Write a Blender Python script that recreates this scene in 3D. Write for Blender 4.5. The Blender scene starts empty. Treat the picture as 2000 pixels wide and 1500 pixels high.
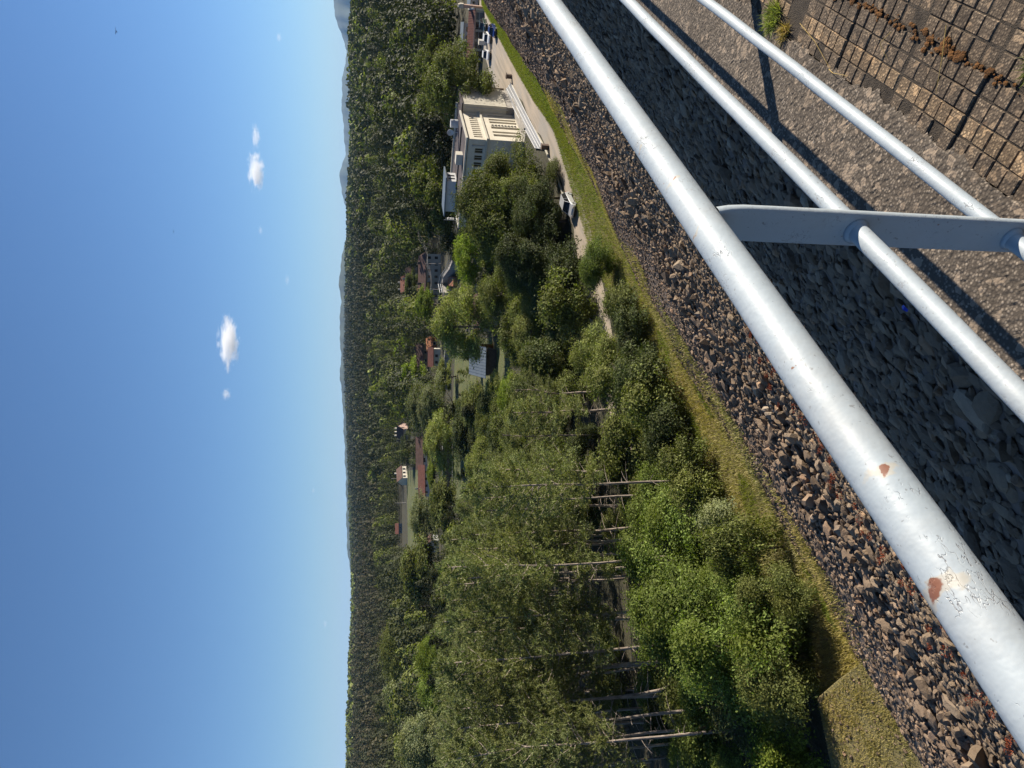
import bpy, math, random
import numpy as np
from mathutils import Matrix, Vector
random.seed(7); RNG = np.random.default_rng(7)
S = bpy.context.scene
# ------------------------------------------------------------------ camera, world, sun, exposure
CAMZ = 20.0; F = 1430.0
PITCH = math.radians(11.464); AZ = math.radians(41.036)
fw = Vector((math.cos(AZ)*math.cos(PITCH), math.sin(AZ)*math.cos(PITCH), -math.sin(PITCH)))
rt = Vector((math.sin(AZ), -math.cos(AZ), 0.0)); up = rt.cross(fw)
cam = bpy.data.cameras.new('camera'); cam.lens = F/2000*36; cam.sensor_width = 36
cam.clip_start = 0.05; cam.clip_end = 60000
co = bpy.data.objects.new('camera', cam); S.collection.objects.link(co)
ax, ay, az_ = -up, rt, -fw           # the phone was held sideways: world up points to the left of the picture
co.matrix_world = Matrix(((ax.x, ay.x, az_.x, 0), (ax.y, ay.y, az_.y, 0), (ax.z, ay.z, az_.z, CAMZ), (0, 0, 0, 1)))
S.camera = co
SUN_EL = math.radians(30.0); SUN_AZ = math.radians(-33.6)     # direction towards the sun, from +X
to_sun = Vector((math.cos(SUN_AZ)*math.cos(SUN_EL), math.sin(SUN_AZ)*math.cos(SUN_EL), math.sin(SUN_EL)))
w = bpy.data.worlds.new('World'); S.world = w; w.use_nodes = True
nt = w.node_tree; bg = nt.nodes['Background']; sky = nt.nodes.new('ShaderNodeTexSky')
sky.sky_type = 'NISHITA'; sky.sun_disc = False; sky.sun_elevation = SUN_EL
sky.sun_rotation = math.pi/2 - SUN_AZ; sky.altitude = 300; sky.air_density = 1.0; sky.dust_density = 0.0; sky.ozone_density = 7.5
nt.links.new(sky.outputs[0], bg.inputs[0]); bg.inputs[1].default_value = 0.062
sl = bpy.data.lights.new('sun', 'SUN'); sl.energy = 5.0; sl.angle = math.radians(0.5); sl.color = (1.0, 0.90, 0.76)
so = bpy.data.objects.new('sun', sl); S.collection.objects.link(so)
so.rotation_euler = (-to_sun).to_track_quat('-Z', 'Y').to_euler(); so.location = (0, 0, 60)
S.view_settings.view_transform = 'Standard'; S.view_settings.look = 'None'; S.view_settings.exposure = 0.95
S.cycles.max_bounces = 6; S.cycles.transparent_max_bounces = 8; S.cycles.volume_bounces = 6

# ------------------------------------------------------------------ helpers
def tag(o, label=None, cat=None, group=None, kind=None):
    if label: o['label'] = label
    if cat: o['category'] = cat
    if group: o['group'] = group
    if kind: o['kind'] = kind
    return o
def link(o, parent=None):
    S.collection.objects.link(o)
    if parent is not None: o.parent = parent
    return o
def empty(name, loc, rz=0.0, sc=(1, 1, 1)):
    o = bpy.data.objects.new(name, None); o.location = loc; o.rotation_euler = (0, 0, rz); o.scale = sc
    o.empty_display_size = 0.3
    return link(o)
def npmesh(name, V, Q, mat, parent=None, smooth=False, mats=None, midx=None):
    V = np.ascontiguousarray(V, dtype=np.float32); Q = np.ascontiguousarray(Q, dtype=np.int32)
    me = bpy.data.meshes.new(name); k = Q.shape[1]
    me.vertices.add(len(V)); me.vertices.foreach_set('co', V.ravel())
    me.loops.add(Q.size); me.loops.foreach_set('vertex_index', Q.ravel())
    me.polygons.add(len(Q)); me.polygons.foreach_set('loop_start', np.arange(len(Q), dtype=np.int32)*k)
    if midx is not None: me.polygons.foreach_set('material_index', midx)
    me.polygons.foreach_set('use_smooth', np.full(len(Q), smooth))
    for m in (mats or [mat]): me.materials.append(m)
    me.update(calc_edges=True)
    return link(bpy.data.objects.new(name, me), parent)
class MB:
    """collects shapes; build() links them as one mesh object"""
    def __init__(s): s.v = []; s.f = []
    def add(s, vs, fs):
        n = len(s.v); s.v += [tuple(p) for p in vs]; s.f += [[i+n for i in f] for f in fs]; return s
    def box(s, x0, y0, z0, x1, y1, z1):
        v = [(x0,y0,z0),(x1,y0,z0),(x1,y1,z0),(x0,y1,z0),(x0,y0,z1),(x1,y0,z1),(x1,y1,z1),(x0,y1,z1)]
        return s.add(v, [(0,3,2,1),(4,5,6,7),(0,1,5,4),(1,2,6,5),(2,3,7,6),(3,0,4,7)])
    def prism(s, poly, z0, z1):
        n = len(poly); v = [(x, y, z0) for x, y in poly]+[(x, y, z1) for x, y in poly]
        return s.add(v, [list(range(n))[::-1], list(range(n, 2*n))]+[(i, (i+1) % n, (i+1) % n+n, i+n) for i in range(n)])
    def slab(s, p, t):
        """a thick plate below the polygon p (list of 3-D points)"""
        n = len(p); v = [tuple(q) for q in p]+[(q[0], q[1], q[2]-t) for q in p]
        return s.add(v, [list(range(n)), list(range(n, 2*n))[::-1]]+[(i, i+n, (i+1) % n+n, (i+1) % n) for i in range(n)])
    def tube(s, pts, rad, n=8, cap=True):
        pts = [Vector(p) for p in pts]
        if not isinstance(rad, (list, tuple)): rad = [rad]*len(pts)
        rings = []; ref = None
        for i, p in enumerate(pts):
            d = (pts[min(i+1, len(pts)-1)]-pts[max(i-1, 0)]).normalized()
            if ref is None: ref = d.orthogonal().normalized()
            a = (ref-d*ref.dot(d)).normalized(); ref = a; b = d.cross(a)
            rings.append([p+(a*math.cos(2*math.pi*k/n)+b*math.sin(2*math.pi*k/n))*rad[i] for k in range(n)])
        v = [q for r in rings for q in r]
        f = [(i*n+k, i*n+(k+1) % n, (i+1)*n+(k+1) % n, (i+1)*n+k) for i in range(len(pts)-1) for k in range(n)]
        if cap: f += [list(range(n))[::-1], list(range((len(pts)-1)*n, len(pts)*n))]
        return s.add(v, f)
    def build(s, name, mat, parent=None, smooth=False, bevel=0):
        me = bpy.data.meshes.new(name); me.from_pydata(s.v, [], s.f); me.materials.append(mat)
        if smooth:
            for p in me.polygons: p.use_smooth = True
        o = link(bpy.data.objects.new(name, me), parent)
        if bevel:
            b = o.modifiers.new('bevel', 'BEVEL'); b.width = bevel; b.segments = 2; b.limit_method = 'ANGLE'
        return o
def ycol(X, Y):
    """picture column of an azimuth, only used to shape the terrain and spread the wood"""
    X = np.asarray(X, float); Y = np.asarray(Y, float)
    f = X*math.cos(AZ)+Y*math.sin(AZ); r = X*math.sin(AZ)-Y*math.cos(AZ)
    return np.where(f > 1, 750-F*r/(np.maximum(f, 1)*math.cos(PITCH)), np.where(r > 0, -2000, 3000))
def pos(x, y, d):
    """point at horizontal distance d along a sight line"""
    r = (750-y)/F; u = (1000-x)/F; fh = math.cos(PITCH)+math.sin(PITCH)*u; z = math.cos(PITCH)*u-math.sin(PITCH)
    X = math.cos(AZ)*fh+math.sin(AZ)*r; Y = math.sin(AZ)*fh-math.cos(AZ)*r; k = d/math.hypot(X, Y)
    return X*k, Y*k, CAMZ+z*k
YC = [-200, 0, 250, 450, 700, 1000, 1150, 1300, 1500, 1700]
D0C = [150, 150, 180, 300, 420, 440, 330, 200, 170, 170]
DRC = [1000, 1000, 1200, 2200, 2600, 2600, 2400, 1800, 1700, 1700]
XRC = [692, 692, 689, 680, 674, 685, 691, 687, 684, 684]
def ground(X, Y):
    X = np.asarray(X, float); Y = np.asarray(Y, float); d = np.hypot(X, Y); y = ycol(X, Y)
    d0 = np.interp(y, YC, D0C); dr = np.interp(y, YC, DRC); xr = np.interp(y, YC, XRC)
    zr = CAMZ+dr*(710-xr)/1458-11
    s = np.clip((d-d0)/(dr-d0), 0, 1); fall = np.clip((d-dr)/1500, 0, 1)
    z = zr*s*(1-fall*fall*(3-2*fall))
    z = z+np.clip(s*6, 0, 1)*(1-fall)*(1.6*np.sin(X*.021+Y*.013)+1.3*np.sin(Y*.034-X*.017+1)+ .9*np.sin(X*.06+2)*np.sin(Y*.05))
    return z
def toeY(X): return np.interp(X, [-40, 10, 14, 22, 26, 33, 46, 60, 77, 99, 138, 260], [25.6, 26.05, 26.3, 26.7, 27.3, 28.1, 28.1, 27.8, 27.9, 29.1, 32.1, 42])
def slope_z(X, Y):
    yt = toeY(X); s = np.clip((yt-Y)/(yt-1.0), -.1, 1.2)
    z = 14.0*s
    z = z+.22*np.sin(s*9.0+.3)+.12*np.sin(X*.5)*np.sin(Y*.7)+.10*np.sin(X*.21+Y*.4+1)
    return z

# ------------------------------------------------------------------ materials
def new_mat(name):
    m = bpy.data.materials.new(name); m.use_nodes = True
    t = m.node_tree; return m, t, t.nodes['Principled BSDF']
def N(t, typ, **kw):
    n = t.nodes.new(typ)
    for k, v in kw.items():
        if k.startswith('i_'):
            key = k[2:]; n.inputs[int(key) if key.isdigit() else key.replace('_', ' ')].default_value = v
        else: setattr(n, k, v)
    return n
def ramp(t, fac, stops, interp='LINEAR'):
    r = t.nodes.new('ShaderNodeValToRGB'); r.color_ramp.interpolation = interp
    e = r.color_ramp.elements
    while len(e) < len(stops): e.new(0.5)
    for k, (p, c) in enumerate(stops): e[k].position = p; e[k].color = (c[0], c[1], c[2], 1) if not isinstance(c, float) else (c, c, c, 1)
    t.links.new(fac, r.inputs[0]); return r.outputs[0]
def noise(t, scale, detail=4, rough=.6, coord='Object', dist=0.0):
    tc = t.nodes.new('ShaderNodeTexCoord'); n = N(t, 'ShaderNodeTexNoise'); n.inputs['Scale'].default_value = scale
    n.inputs['Detail'].default_value = detail; n.inputs['Roughness'].default_value = rough; n.inputs['Distortion'].default_value = dist
    t.links.new(tc.outputs[coord], n.inputs['Vector']); return n.outputs['Fac']
def mixc(t, fac, a, b, mode='MIX'):
    m = t.nodes.new('ShaderNodeMix'); m.data_type = 'RGBA'; m.blend_type = mode
    for k, v in ((0, fac), (6, a), (7, b)):
        if hasattr(v, 'is_output') or isinstance(v, bpy.types.NodeSocket): t.links.new(v, m.inputs[k])
        else: m.inputs[k].default_value = v if k == 0 else (v[0], v[1], v[2], 1)
    return m.outputs[2]
def bump(t, p, h, strength=.5, dist=.02):
    b = t.nodes.new('ShaderNodeBump'); b.inputs['Strength'].default_value = strength; b.inputs['Distance'].default_value = dist
    t.links.new(h, b.inputs['Height']); t.links.new(b.outputs[0], p.inputs['Normal'])
def plain(name, c, rough=.7, scale=3.0, var=.25, metal=0.0, spec=.3, bm=0.0):
    m, t, p = new_mat(name)
    f = noise(t, scale, 5, .65); lo = [x*(1-var) for x in c]; hi = [min(1, x*(1+var)) for x in c]
    t.links.new(ramp(t, f, [(.3, lo), (.7, hi)]), p.inputs['Base Color'])
    p.inputs['Roughness'].default_value = rough; p.inputs['Metallic'].default_value = metal; p.inputs['Specular IOR Level'].default_value = spec
    if bm: bump(t, p, noise(t, scale*6, 4), bm, .02)
    return m
def leaf_mat(name, c, trans=.3, bright=2.8, scl=.35, dead=0.0, low=.55):
    m, t, p = new_mat(name)
    g = N(t, 'ShaderNodeNewGeometry'); oi = N(t, 'ShaderNodeObjectInfo')
    lo = [x*low for x in c]; hi = [min(1, x*bright) for x in c]
    cc = ramp(t, g.outputs['Random Per Island'], [(0, lo), (.5, c), (.93, hi), (1, [hi[0]*1.25, hi[1]*1.15, hi[2]])])
    n = noise(t, scl, 3); cc = mixc(t, ramp(t, n, [(.35, 0.0), (.65, 1.0)]), cc, [c[0]*1.25, c[1]*1.1, c[2]*.8], 'MIX')
    f2 = N(t, 'ShaderNodeMath', operation='MULTIPLY_ADD', i_1=.5, i_2=.75); t.links.new(oi.outputs['Random'], f2.inputs[0])
    v = N(t, 'ShaderNodeVectorMath', operation='SCALE'); t.links.new(cc, v.inputs[0]); t.links.new(f2.outputs[0], v.inputs[3])
    t.links.new(v.outputs[0], p.inputs['Base Color']); p.inputs['Roughness'].default_value = .65; p.inputs['Specular IOR Level'].default_value = .15
    tr = N(t, 'ShaderNodeBsdfTranslucent'); v2 = N(t, 'ShaderNodeVectorMath', operation='MULTIPLY', i_1=(1.3, 1.5, .5))
    t.links.new(v.outputs[0], v2.inputs[0]); t.links.new(v2.outputs[0], tr.inputs[0])
    mx = N(t, 'ShaderNodeMixShader', i_0=trans); t.links.new(p.outputs[0], mx.inputs[1]); t.links.new(tr.outputs[0], mx.inputs[2])
    t.links.new(mx.outputs[0], t.nodes['Material Output'].inputs[0])
    return m
M = {}
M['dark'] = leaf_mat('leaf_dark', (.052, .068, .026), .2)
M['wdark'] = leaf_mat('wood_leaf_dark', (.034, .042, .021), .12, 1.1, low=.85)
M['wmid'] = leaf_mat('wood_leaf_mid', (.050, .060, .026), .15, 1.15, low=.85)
M['mid'] = leaf_mat('leaf_mid', (.098, .116, .038), .28)
M['light'] = leaf_mat('leaf_light', (.145, .168, .058), .3)
M['bright'] = leaf_mat('leaf_bright', (.13, .175, .03), .38)
M['grey'] = leaf_mat('leaf_grey', (.15, .175, .095), .25, 1.7)
M['ash'] = leaf_mat('leaf_ash', (.118, .160, .042), .36)
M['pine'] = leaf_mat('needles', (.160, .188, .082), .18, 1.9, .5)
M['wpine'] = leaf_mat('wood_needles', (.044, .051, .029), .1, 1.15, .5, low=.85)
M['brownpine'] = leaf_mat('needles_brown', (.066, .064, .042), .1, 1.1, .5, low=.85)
M['rust_leaf'] = leaf_mat('sedum_red', (.20, .055, .03), .1, 1.6, 5)
M['straw'] = leaf_mat('straw', (.42, .32, .12), .2, 1.3, 2)
M['grassblade'] = leaf_mat('grass_blade', (.27, .25, .12), .25, 1.7, .12)
M['greenblade'] = leaf_mat('green_blade', (.13, .16, .035), .3, 1.7, .2)
def bark(name, a, b):
    m, t, p = new_mat(name)
    tc = N(t, 'ShaderNodeTexCoord'); mp = N(t, 'ShaderNodeMapping'); mp.inputs['Scale'].default_value = (9, 9, 1.6)
    t.links.new(tc.outputs['Object'], mp.inputs[0]); n = N(t, 'ShaderNodeTexNoise', i_Scale=1.0, i_Detail=6.0, i_Roughness=.7); t.links.new(mp.outputs[0], n.inputs[0])
    t.links.new(ramp(t, n.outputs['Fac'], [(.35, a), (.7, b)]), p.inputs['Base Color']); p.inputs['Roughness'].default_value = .9
    bump(t, p, n.outputs['Fac'], .8, .05); return m
M['bark'] = bark('bark', (.07, .05, .035), (.26, .22, .18))
M['pinebark'] = bark('pine_bark', (.15, .115, .09), (.46, .39, .33))
M['core'] = plain('crown_shade', (.03, .042, .018), 1.0, .5)

def rock_mat():
    m, t, p = new_mat('riprap_rock')
    g = N(t, 'ShaderNodeNewGeometry')
    cc = ramp(t, g.outputs['Random Per Island'], [(0, (.13, .098, .070)), (.3, (.185, .14, .098)), (.62, (.23, .178, .126)), (.82, (.27, .215, .155)), (.95, (.31, .21, .135)), (1, (.36, .31, .24))])
    sp = N(t, 'ShaderNodeSeparateXYZ'); t.links.new(g.outputs['Position'], sp.inputs[0])
    n1 = noise(t, 2.2, 6, .7); cc = mixc(t, .55, cc, ramp(t, n1, [(.3, (.55, .52, .5)), (.7, (1.25, 1.2, 1.1))]), 'MULTIPLY')
    n2 = noise(t, 14, 5, .75); cc = mixc(t, ramp(t, n2, [(.6, 0.0), (.72, .55)]), cc, (.27, .25, .21))
    # the lowest band of the slope is a darker, greyer stone
    lowf = N(t, 'ShaderNodeMapRange', i_1=3.2, i_2=6.2, i_3=1.0, i_4=0.0); nz = noise(t, .25, 3)
    ad = N(t, 'ShaderNodeMath', operation='MULTIPLY_ADD', i_1=5.0); t.links.new(nz, ad.inputs[0]); t.links.new(sp.outputs[2], ad.inputs[2])
    sb = N(t, 'ShaderNodeMath', operation='SUBTRACT', i_1=2.5); t.links.new(ad.outputs[0], sb.inputs[0]); t.links.new(sb.outputs[0], lowf.inputs[0])
    cc = mixc(t, lowf.outputs[0], cc, mixc(t, .8, cc, (.92, .88, .92), 'MULTIPLY'))
    t.links.new(cc, p.inputs['Base Color']); p.inputs['Roughness'].default_value = .88; p.inputs['Specular IOR Level'].default_value = .25
    bump(t, p, noise(t, 11, 8, .75), .9, .06); return m
M['rock'] = rock_mat()
M['gravel'] = plain('slope_gravel', (.16, .125, .098), .95, 1.2, .45, bm=1.0)
def aggregate(name, base, pebble, sc=95.0):
    m, t, p = new_mat(name)
    tc = N(t, 'ShaderNodeTexCoord'); v = N(t, 'ShaderNodeTexVoronoi', i_Scale=sc); t.links.new(tc.outputs['Object'], v.inputs['Vector'])
    v2 = N(t, 'ShaderNodeTexVoronoi', i_Scale=sc*.42); t.links.new(tc.outputs['Object'], v2.inputs['Vector'])
    sepc = N(t, 'ShaderNodeSeparateColor'); t.links.new(v.outputs['Color'], sepc.inputs[0])
    pc = ramp(t, sepc.outputs[0], [(0, [x*.45 for x in pebble]), (.5, pebble), (.85, [x*1.35 for x in pebble]), (1, [min(1, x*2.0) for x in pebble])])
    cc = mixc(t, ramp(t, v.outputs['Distance'], [(.25, 0.0), (.55, 1.0)]), pc, base)
    s2 = N(t, 'ShaderNodeSeparateColor'); t.links.new(v2.outputs['Color'], s2.inputs[0])
    cc = mixc(t, ramp(t, s2.outputs[1], [(.86, 0.0), (.9, .7)]), cc, (pebble[0]*1.7, pebble[1]*1.6, pebble[2]*1.5))
    st = noise(t, 3.5, 5, .65); cc = mixc(t, ramp(t, st, [(.35, .45), (.6, 0.0)]), cc, mixc(t, 1.0, cc, (.5, .46, .42), 'MULTIPLY'))
    li = noise(t, 17, 4, .8); cc = mixc(t, ramp(t, li, [(.68, 0.0), (.74, .4)]), cc, (.36, .35, .32))
    t.links.new(cc, p.inputs['Base Color']); p.inputs['Roughness'].default_value = .9; p.inputs['Specular IOR Level'].default_value = .25
    inv = N(t, 'ShaderNodeMath', operation='SUBTRACT', i_0=1.0); t.links.new(v.outputs['Distance'], inv.inputs[1])
    bump(t, p, inv.outputs[0], .6, .004); return m
M['concrete'] = aggregate('exposed_aggregate', (.085, .069, .053), (.18, .149, .115))
def tile_mat():
    m = aggregate('paver_aggregate', (.092, .071, .052), (.175, .138, .098), 120.0); t = m.node_tree; p = t.nodes['Principled BSDF']
    src = p.inputs['Base Color'].links[0].from_socket; g = N(t, 'ShaderNodeNewGeometry')
    c = mixc(t, .9, src, ramp(t, g.outputs['Random Per Island'], [(0, (.62, .60, .58)), (1, (1.12, 1.08, 1.02))]), 'MULTIPLY')
    sp = N(t, 'ShaderNodeSeparateXYZ'); t.links.new(g.outputs['Position'], sp.inputs[0])
    a = N(t, 'ShaderNodeMath', operation='SUBTRACT', i_1=.6475); t.links.new(sp.outputs[1], a.inputs[0])
    b = N(t, 'ShaderNodeMath', operation='ABSOLUTE'); t.links.new(a.outputs[0], b.inputs[0])
    l = N(t, 'ShaderNodeMath', operation='LESS_THAN', i_1=.0285); t.links.new(b.outputs[0], l.inputs[0])
    c = mixc(t, l.outputs[0], c, mixc(t, 1.0, c, (1.75, 1.65, 1.45), 'MULTIPLY'))     # one paler row of studs in each slab
    r = noise(t, 6, 4); c = mixc(t, ramp(t, r, [(.64, 0.0), (.74, .6)]), c, (.30, .15, .07))
    t.links.new(c, p.inputs['Base Color']); return m
M['tile'] = tile_mat()
M['grout'] = plain('joint_dirt', (.060, .048, .036), 1.0, 30, .4, bm=.8)
M['moss'] = plain('orange_moss', (.22, .10, .03), 1.0, 60, .6, bm=1.0)
def rail_mat(spots, name='rail_paint'):
    m, t, p = new_mat(name)
    base = ramp(t, noise(t, 5, 4), [(.3, (.31, .355, .38)), (.7, (.36, .405, .43))])
    tc = N(t, 'ShaderNodeTexCoord'); mp = N(t, 'ShaderNodeMapping'); mp.inputs['Scale'].default_value = (22, 60, 60)
    t.links.new(tc.outputs['Object'], mp.inputs[0])
    v = N(t, 'ShaderNodeTexVoronoi', feature='DISTANCE_TO_EDGE', i_Scale=1.3); dn = N(t, 'ShaderNodeTexNoise', i_Scale=2.0)
    t.links.new(mp.outputs[0], dn.inputs[0]); ad = N(t, 'ShaderNodeVectorMath', operation='MULTIPLY_ADD', i_1=(1.2, 1.2, 1.2))
    t.links.new(dn.outputs['Color'], ad.inputs[0]); t.links.new(mp.outputs[0], ad.inputs[2]); t.links.new(ad.outputs[0], v.inputs[0])
    cr = ramp(t, v.outputs[0], [(.0, 1.0), (.035, 0.0)]); msk = ramp(t, noise(t, 9, 4, .7), [(.55, 0.0), (.62, 1.0)])
    mm = N(t, 'ShaderNodeMath', operation='MULTIPLY'); t.links.new(cr, mm.inputs[0]); t.links.new(msk, mm.inputs[1])
    cc = mixc(t, mm.outputs[0], base, (.16, .15, .15))
    ch = ramp(t, noise(t, 60, 3, .6), [(.735, 0.0), (.755, 1.0)]); cc = mixc(t, ch, cc, (.20, .10, .06))
    dirt = ramp(t, noise(t, 2.5, 6, .75), [(.50, 0.0), (.74, .5)]); cc = mixc(t, dirt, cc, (.24, .23, .21)); sv = ramp(t, noise(t, 130, 2, .5), [(.68, 0.0), (.72, .5)]); cc = mixc(t, sv, cc, (.12, .11, .10))
    hs = None; nz = N(t, 'ShaderNodeTexNoise', i_Scale=55.0, i_Detail=4.0); t.links.new(tc.outputs['Object'], nz.inputs[0])
    jit = N(t, 'ShaderNodeVectorMath', operation='MULTIPLY_ADD', i_1=(.034, .034, .034)); t.links.new(nz.outputs['Color'], jit.inputs[0]); t.links.new(tc.outputs['Object'], jit.inputs[2])
    for (px, py, pz, r) in spots:      # rust spots where the paint has flaked
        for (rr, col, st) in ((r*2.2, (.45, .36, .22), .4), (r, (.20, .085, .05), 1.0)):
            s = N(t, 'ShaderNodeVectorMath', operation='SUBTRACT', i_1=(px+.017, py+.017, pz+.017)); t.links.new(jit.outputs[0], s.inputs[0])
            sc = N(t, 'ShaderNodeVectorMath', operation='MULTIPLY', i_1=(1.0, .8, 1.3) if rr == r else (2.0, .5, .8)); t.links.new(s.outputs[0], sc.inputs[0])
            ln = N(t, 'ShaderNodeVectorMath', operation='LENGTH'); t.links.new(sc.outputs[0], ln.inputs[0])
            mr = N(t, 'ShaderNodeMapRange', i_1=rr*.75, i_2=rr, i_3=st, i_4=0.0); t.links.new(ln.outputs['Value'], mr.inputs[0])
            cc = mixc(t, mr.outputs[0], cc, col)
    t.links.new(cc, p.inputs['Base Color']); p.inputs['Roughness'].default_value = .5; p.inputs['Specular IOR Level'].default_value = .5
    h = N(t, 'ShaderNodeMath', operation='SUBTRACT'); t.links.new(noise(t, 28, 3), h.inputs[0]); t.links.new(mm.outputs[0], h.inputs[1])
    t.links.new(ramp(t, noise(t, 14, 6, .7), [(.3, .40), (.7, .68)]), p.inputs['Roughness']); bump(t, p, h.outputs[0], .4, .004); return m
M['rail'] = rail_mat([])
M['toprail'] = rail_mat([(.505, -.029, .017, .0085), (.355, -.006, .033, .0115), (1.27, -.024, .023, .006), (1.095, .002, .0335, .005), (1.455, .005, .033, .005)], 'top_rail_paint')
def road_mat():
    m, t, p = new_mat('dirt_road')
    tc = N(t, 'ShaderNodeTexCoord'); mp = N(t, 'ShaderNodeMapping'); mp.inputs['Scale'].default_value = (.12, 1.6, 1); t.links.new(tc.outputs['Object'], mp.inputs[0])
    n = N(t, 'ShaderNodeTexNoise', i_Scale=1.0, i_Detail=5.0, i_Distortion=.6); t.links.new(mp.outputs[0], n.inputs[0])
    cc = ramp(t, n.outputs['Fac'], [(.3, (.22, .19, .15)), (.5, (.31, .26, .20)), (.7, (.38, .31, .235))])
    cc = mixc(t, ramp(t, noise(t, .12, 4), [(.5, 0.0), (.62, .7)]), cc, (.27, .25, .22))
    t.links.new(cc, p.inputs['Base Color']); p.inputs['Roughness'].default_value = .95; bump(t, p, noise(t, 6, 5), .5, .03); return m
M['road'] = road_mat()
def grass_mat(name, a, b, c, sc=.3):
    m, t, p = new_mat(name)
    cc = ramp(t, noise(t, sc, 6, .7), [(.3, a), (.5, b), (.68, c)]); cc = mixc(t, .6, cc, ramp(t, noise(t, sc*14, 5, .8), [(.3, (.55, .6, .5)), (.7, (1.3, 1.25, 1.1))]), 'MULTIPLY')
    t.links.new(cc, p.inputs['Base Color']); p.inputs['Roughness'].default_value = .95; bump(t, p, noise(t, sc*20, 5), 1.0, .15); return m
M['ground'] = grass_mat('valley_ground', (.030, .026, .016), (.042, .040, .020), (.062, .052, .030), .12)
M['verge'] = grass_mat('verge_grass', (.12, .10, .045), (.17, .145, .06), (.22, .16, .085), .35)
M['mossy'] = grass_mat('mossy_concrete', (.11, .09, .06), (.16, .13, .08), (.12, .115, .05), 1.6)
M['meadow'] = grass_mat('meadow', (.06, .08, .026), (.09, .105, .032), (.13, .115, .05), .12)
M['farhill'] = grass_mat('far_hill', (.03, .045, .025), (.04, .055, .03), (.05, .065, .035), .004)
M['cream'] = plain('cream_render', (.60, .555, .455), .85, .8, .10)
M['cream2'] = plain('pale_render', (.50, .47, .39), .85, .9, .12)
M['white'] = plain('white_paint', (.50, .50, .49), .6, .7, .08)
M['grey'+'conc'] = plain('grey_concrete', (.30, .28, .25), .9, 1.5, .3, bm=.4)
M['roofdark'] = plain('bitumen_roof', (.075, .062, .062), .9, .6, .3)
M['redtile'] = plain('red_tile', (.15, .062, .045), .85, 2.0, .3)
M['browntile'] = plain('brown_tile', (.10, .06, .048), .9, 1.2, .3)
M['orangetile'] = plain('orange_tile', (.26, .11, .05), .85, 2.0, .3)
M['bluemetal'] = plain('blue_grey_metal', (.14, .17, .195), .55, .5, .15, .2)
M['steel'] = plain('galvanised_steel', (.42, .43, .44), .5, 2, .15, .4)
M['glass'] = plain('dark_glass', (.02, .022, .025), .15, 1, .2, 0, .6)
M['pink'] = plain('pink_render', (.46, .33, .27), .9, .8, .15)
M['oldstone'] = plain('old_masonry', (.115, .085, .07), .95, 1.0, .45, bm=.8)
M['schoolwall'] = plain('school_render', (.44, .38, .31), .9, .3, .22)
M['yellow'] = plain('yellow_render', (.62, .42, .12), .85, .9, .1)
M['rubber'] = plain('rubber', (.02, .02, .02), .8)
M['black'] = plain('black_trim', (.015, .015, .017), .5)
M['carwhite'] = plain('car_white', (.72, .73, .73), .25, 1, .03, 0, .5)
M['carblue'] = plain('car_blue', (.012, .025, .13), .25, 1, .1, 0, .5)
M['carsilver'] = plain('car_silver', (.50, .51, .52), .3, 1, .03, .3, .5)
M['cargreen'] = plain('car_dark_green', (.03, .05, .045), .25, 1, .1, 0, .5)
M['lamp'] = plain('lamp_glass', (.6, .55, .5), .2, 1, .05)
M['redlamp'] = plain('red_lamp', (.45, .03, .02), .2, 1, .05)
M['wood'] = plain('weathered_wood', (.30, .22, .14), .9, 3, .3)
M['yellowwood'] = plain('yellow_pole', (.42, .34, .14), .8, 3, .25)
M['teal'] = plain('teal_panel', (.12, .33, .36), .5, 1, .1)
M['bluewrap'] = plain('blue_wrapper', (.03, .06, .5), .3, 30, .4)
M['bird'] = plain('bird_feather', (.03, .03, .035), .8)
M['cable'] = plain('cable', (.22, .21, .20), .6)

# ------------------------------------------------------------------ ground, dam slope
R = np.concatenate([[3, 15], np.geomspace(25, 25000, 150)]); T = np.linspace(0, 2*np.pi, 361)[:-1]
rr, tt = np.meshgrid(R, T, indexing='ij'); gx = rr*np.cos(tt); gy = rr*np.sin(tt); gz = ground(gx, gy)
V = np.stack([gx, gy, gz], -1).reshape(-1, 3); n = len(T); i, j = np.meshgrid(np.arange(len(R)-1), np.arange(n), indexing='ij')
Q = np.stack([i*n+j, (i+1)*n+j, (i+1)*n+(j+1) % n, i*n+(j+1) % n], -1).reshape(-1, 4)
V = np.vstack([V, [[0, 0, 0]]]); tri = np.stack([np.full(n, len(V)-1), np.arange(n), (np.arange(n)+1) % n, (np.arange(n)+1) % n], -1)
Q = Q
tag(npmesh('ground', V[:-1], Q, M['ground'], smooth=True), kind='structure')
gx, gy = np.meshgrid(np.concatenate([np.arange(-30, 60, .5), np.arange(60, 262, 2.0)]), np.linspace(0, 1.03, 60), indexing='ij')
yy = 1.0+(toeY(gx)-1.0)*gy; zz = slope_z(gx, yy)-.12
nx, ny = gx.shape; i, j = np.meshgrid(np.arange(nx-1), np.arange(ny-1), indexing='ij')
Q = np.stack([i*ny+j, (i+1)*ny+j, (i+1)*ny+j+1, i*ny+j+1], -1).reshape(-1, 4)
tag(npmesh('dam_slope', np.stack([gx, yy, zz], -1).reshape(-1, 3), Q, M['gravel'], smooth=True), kind='structure')

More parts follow.
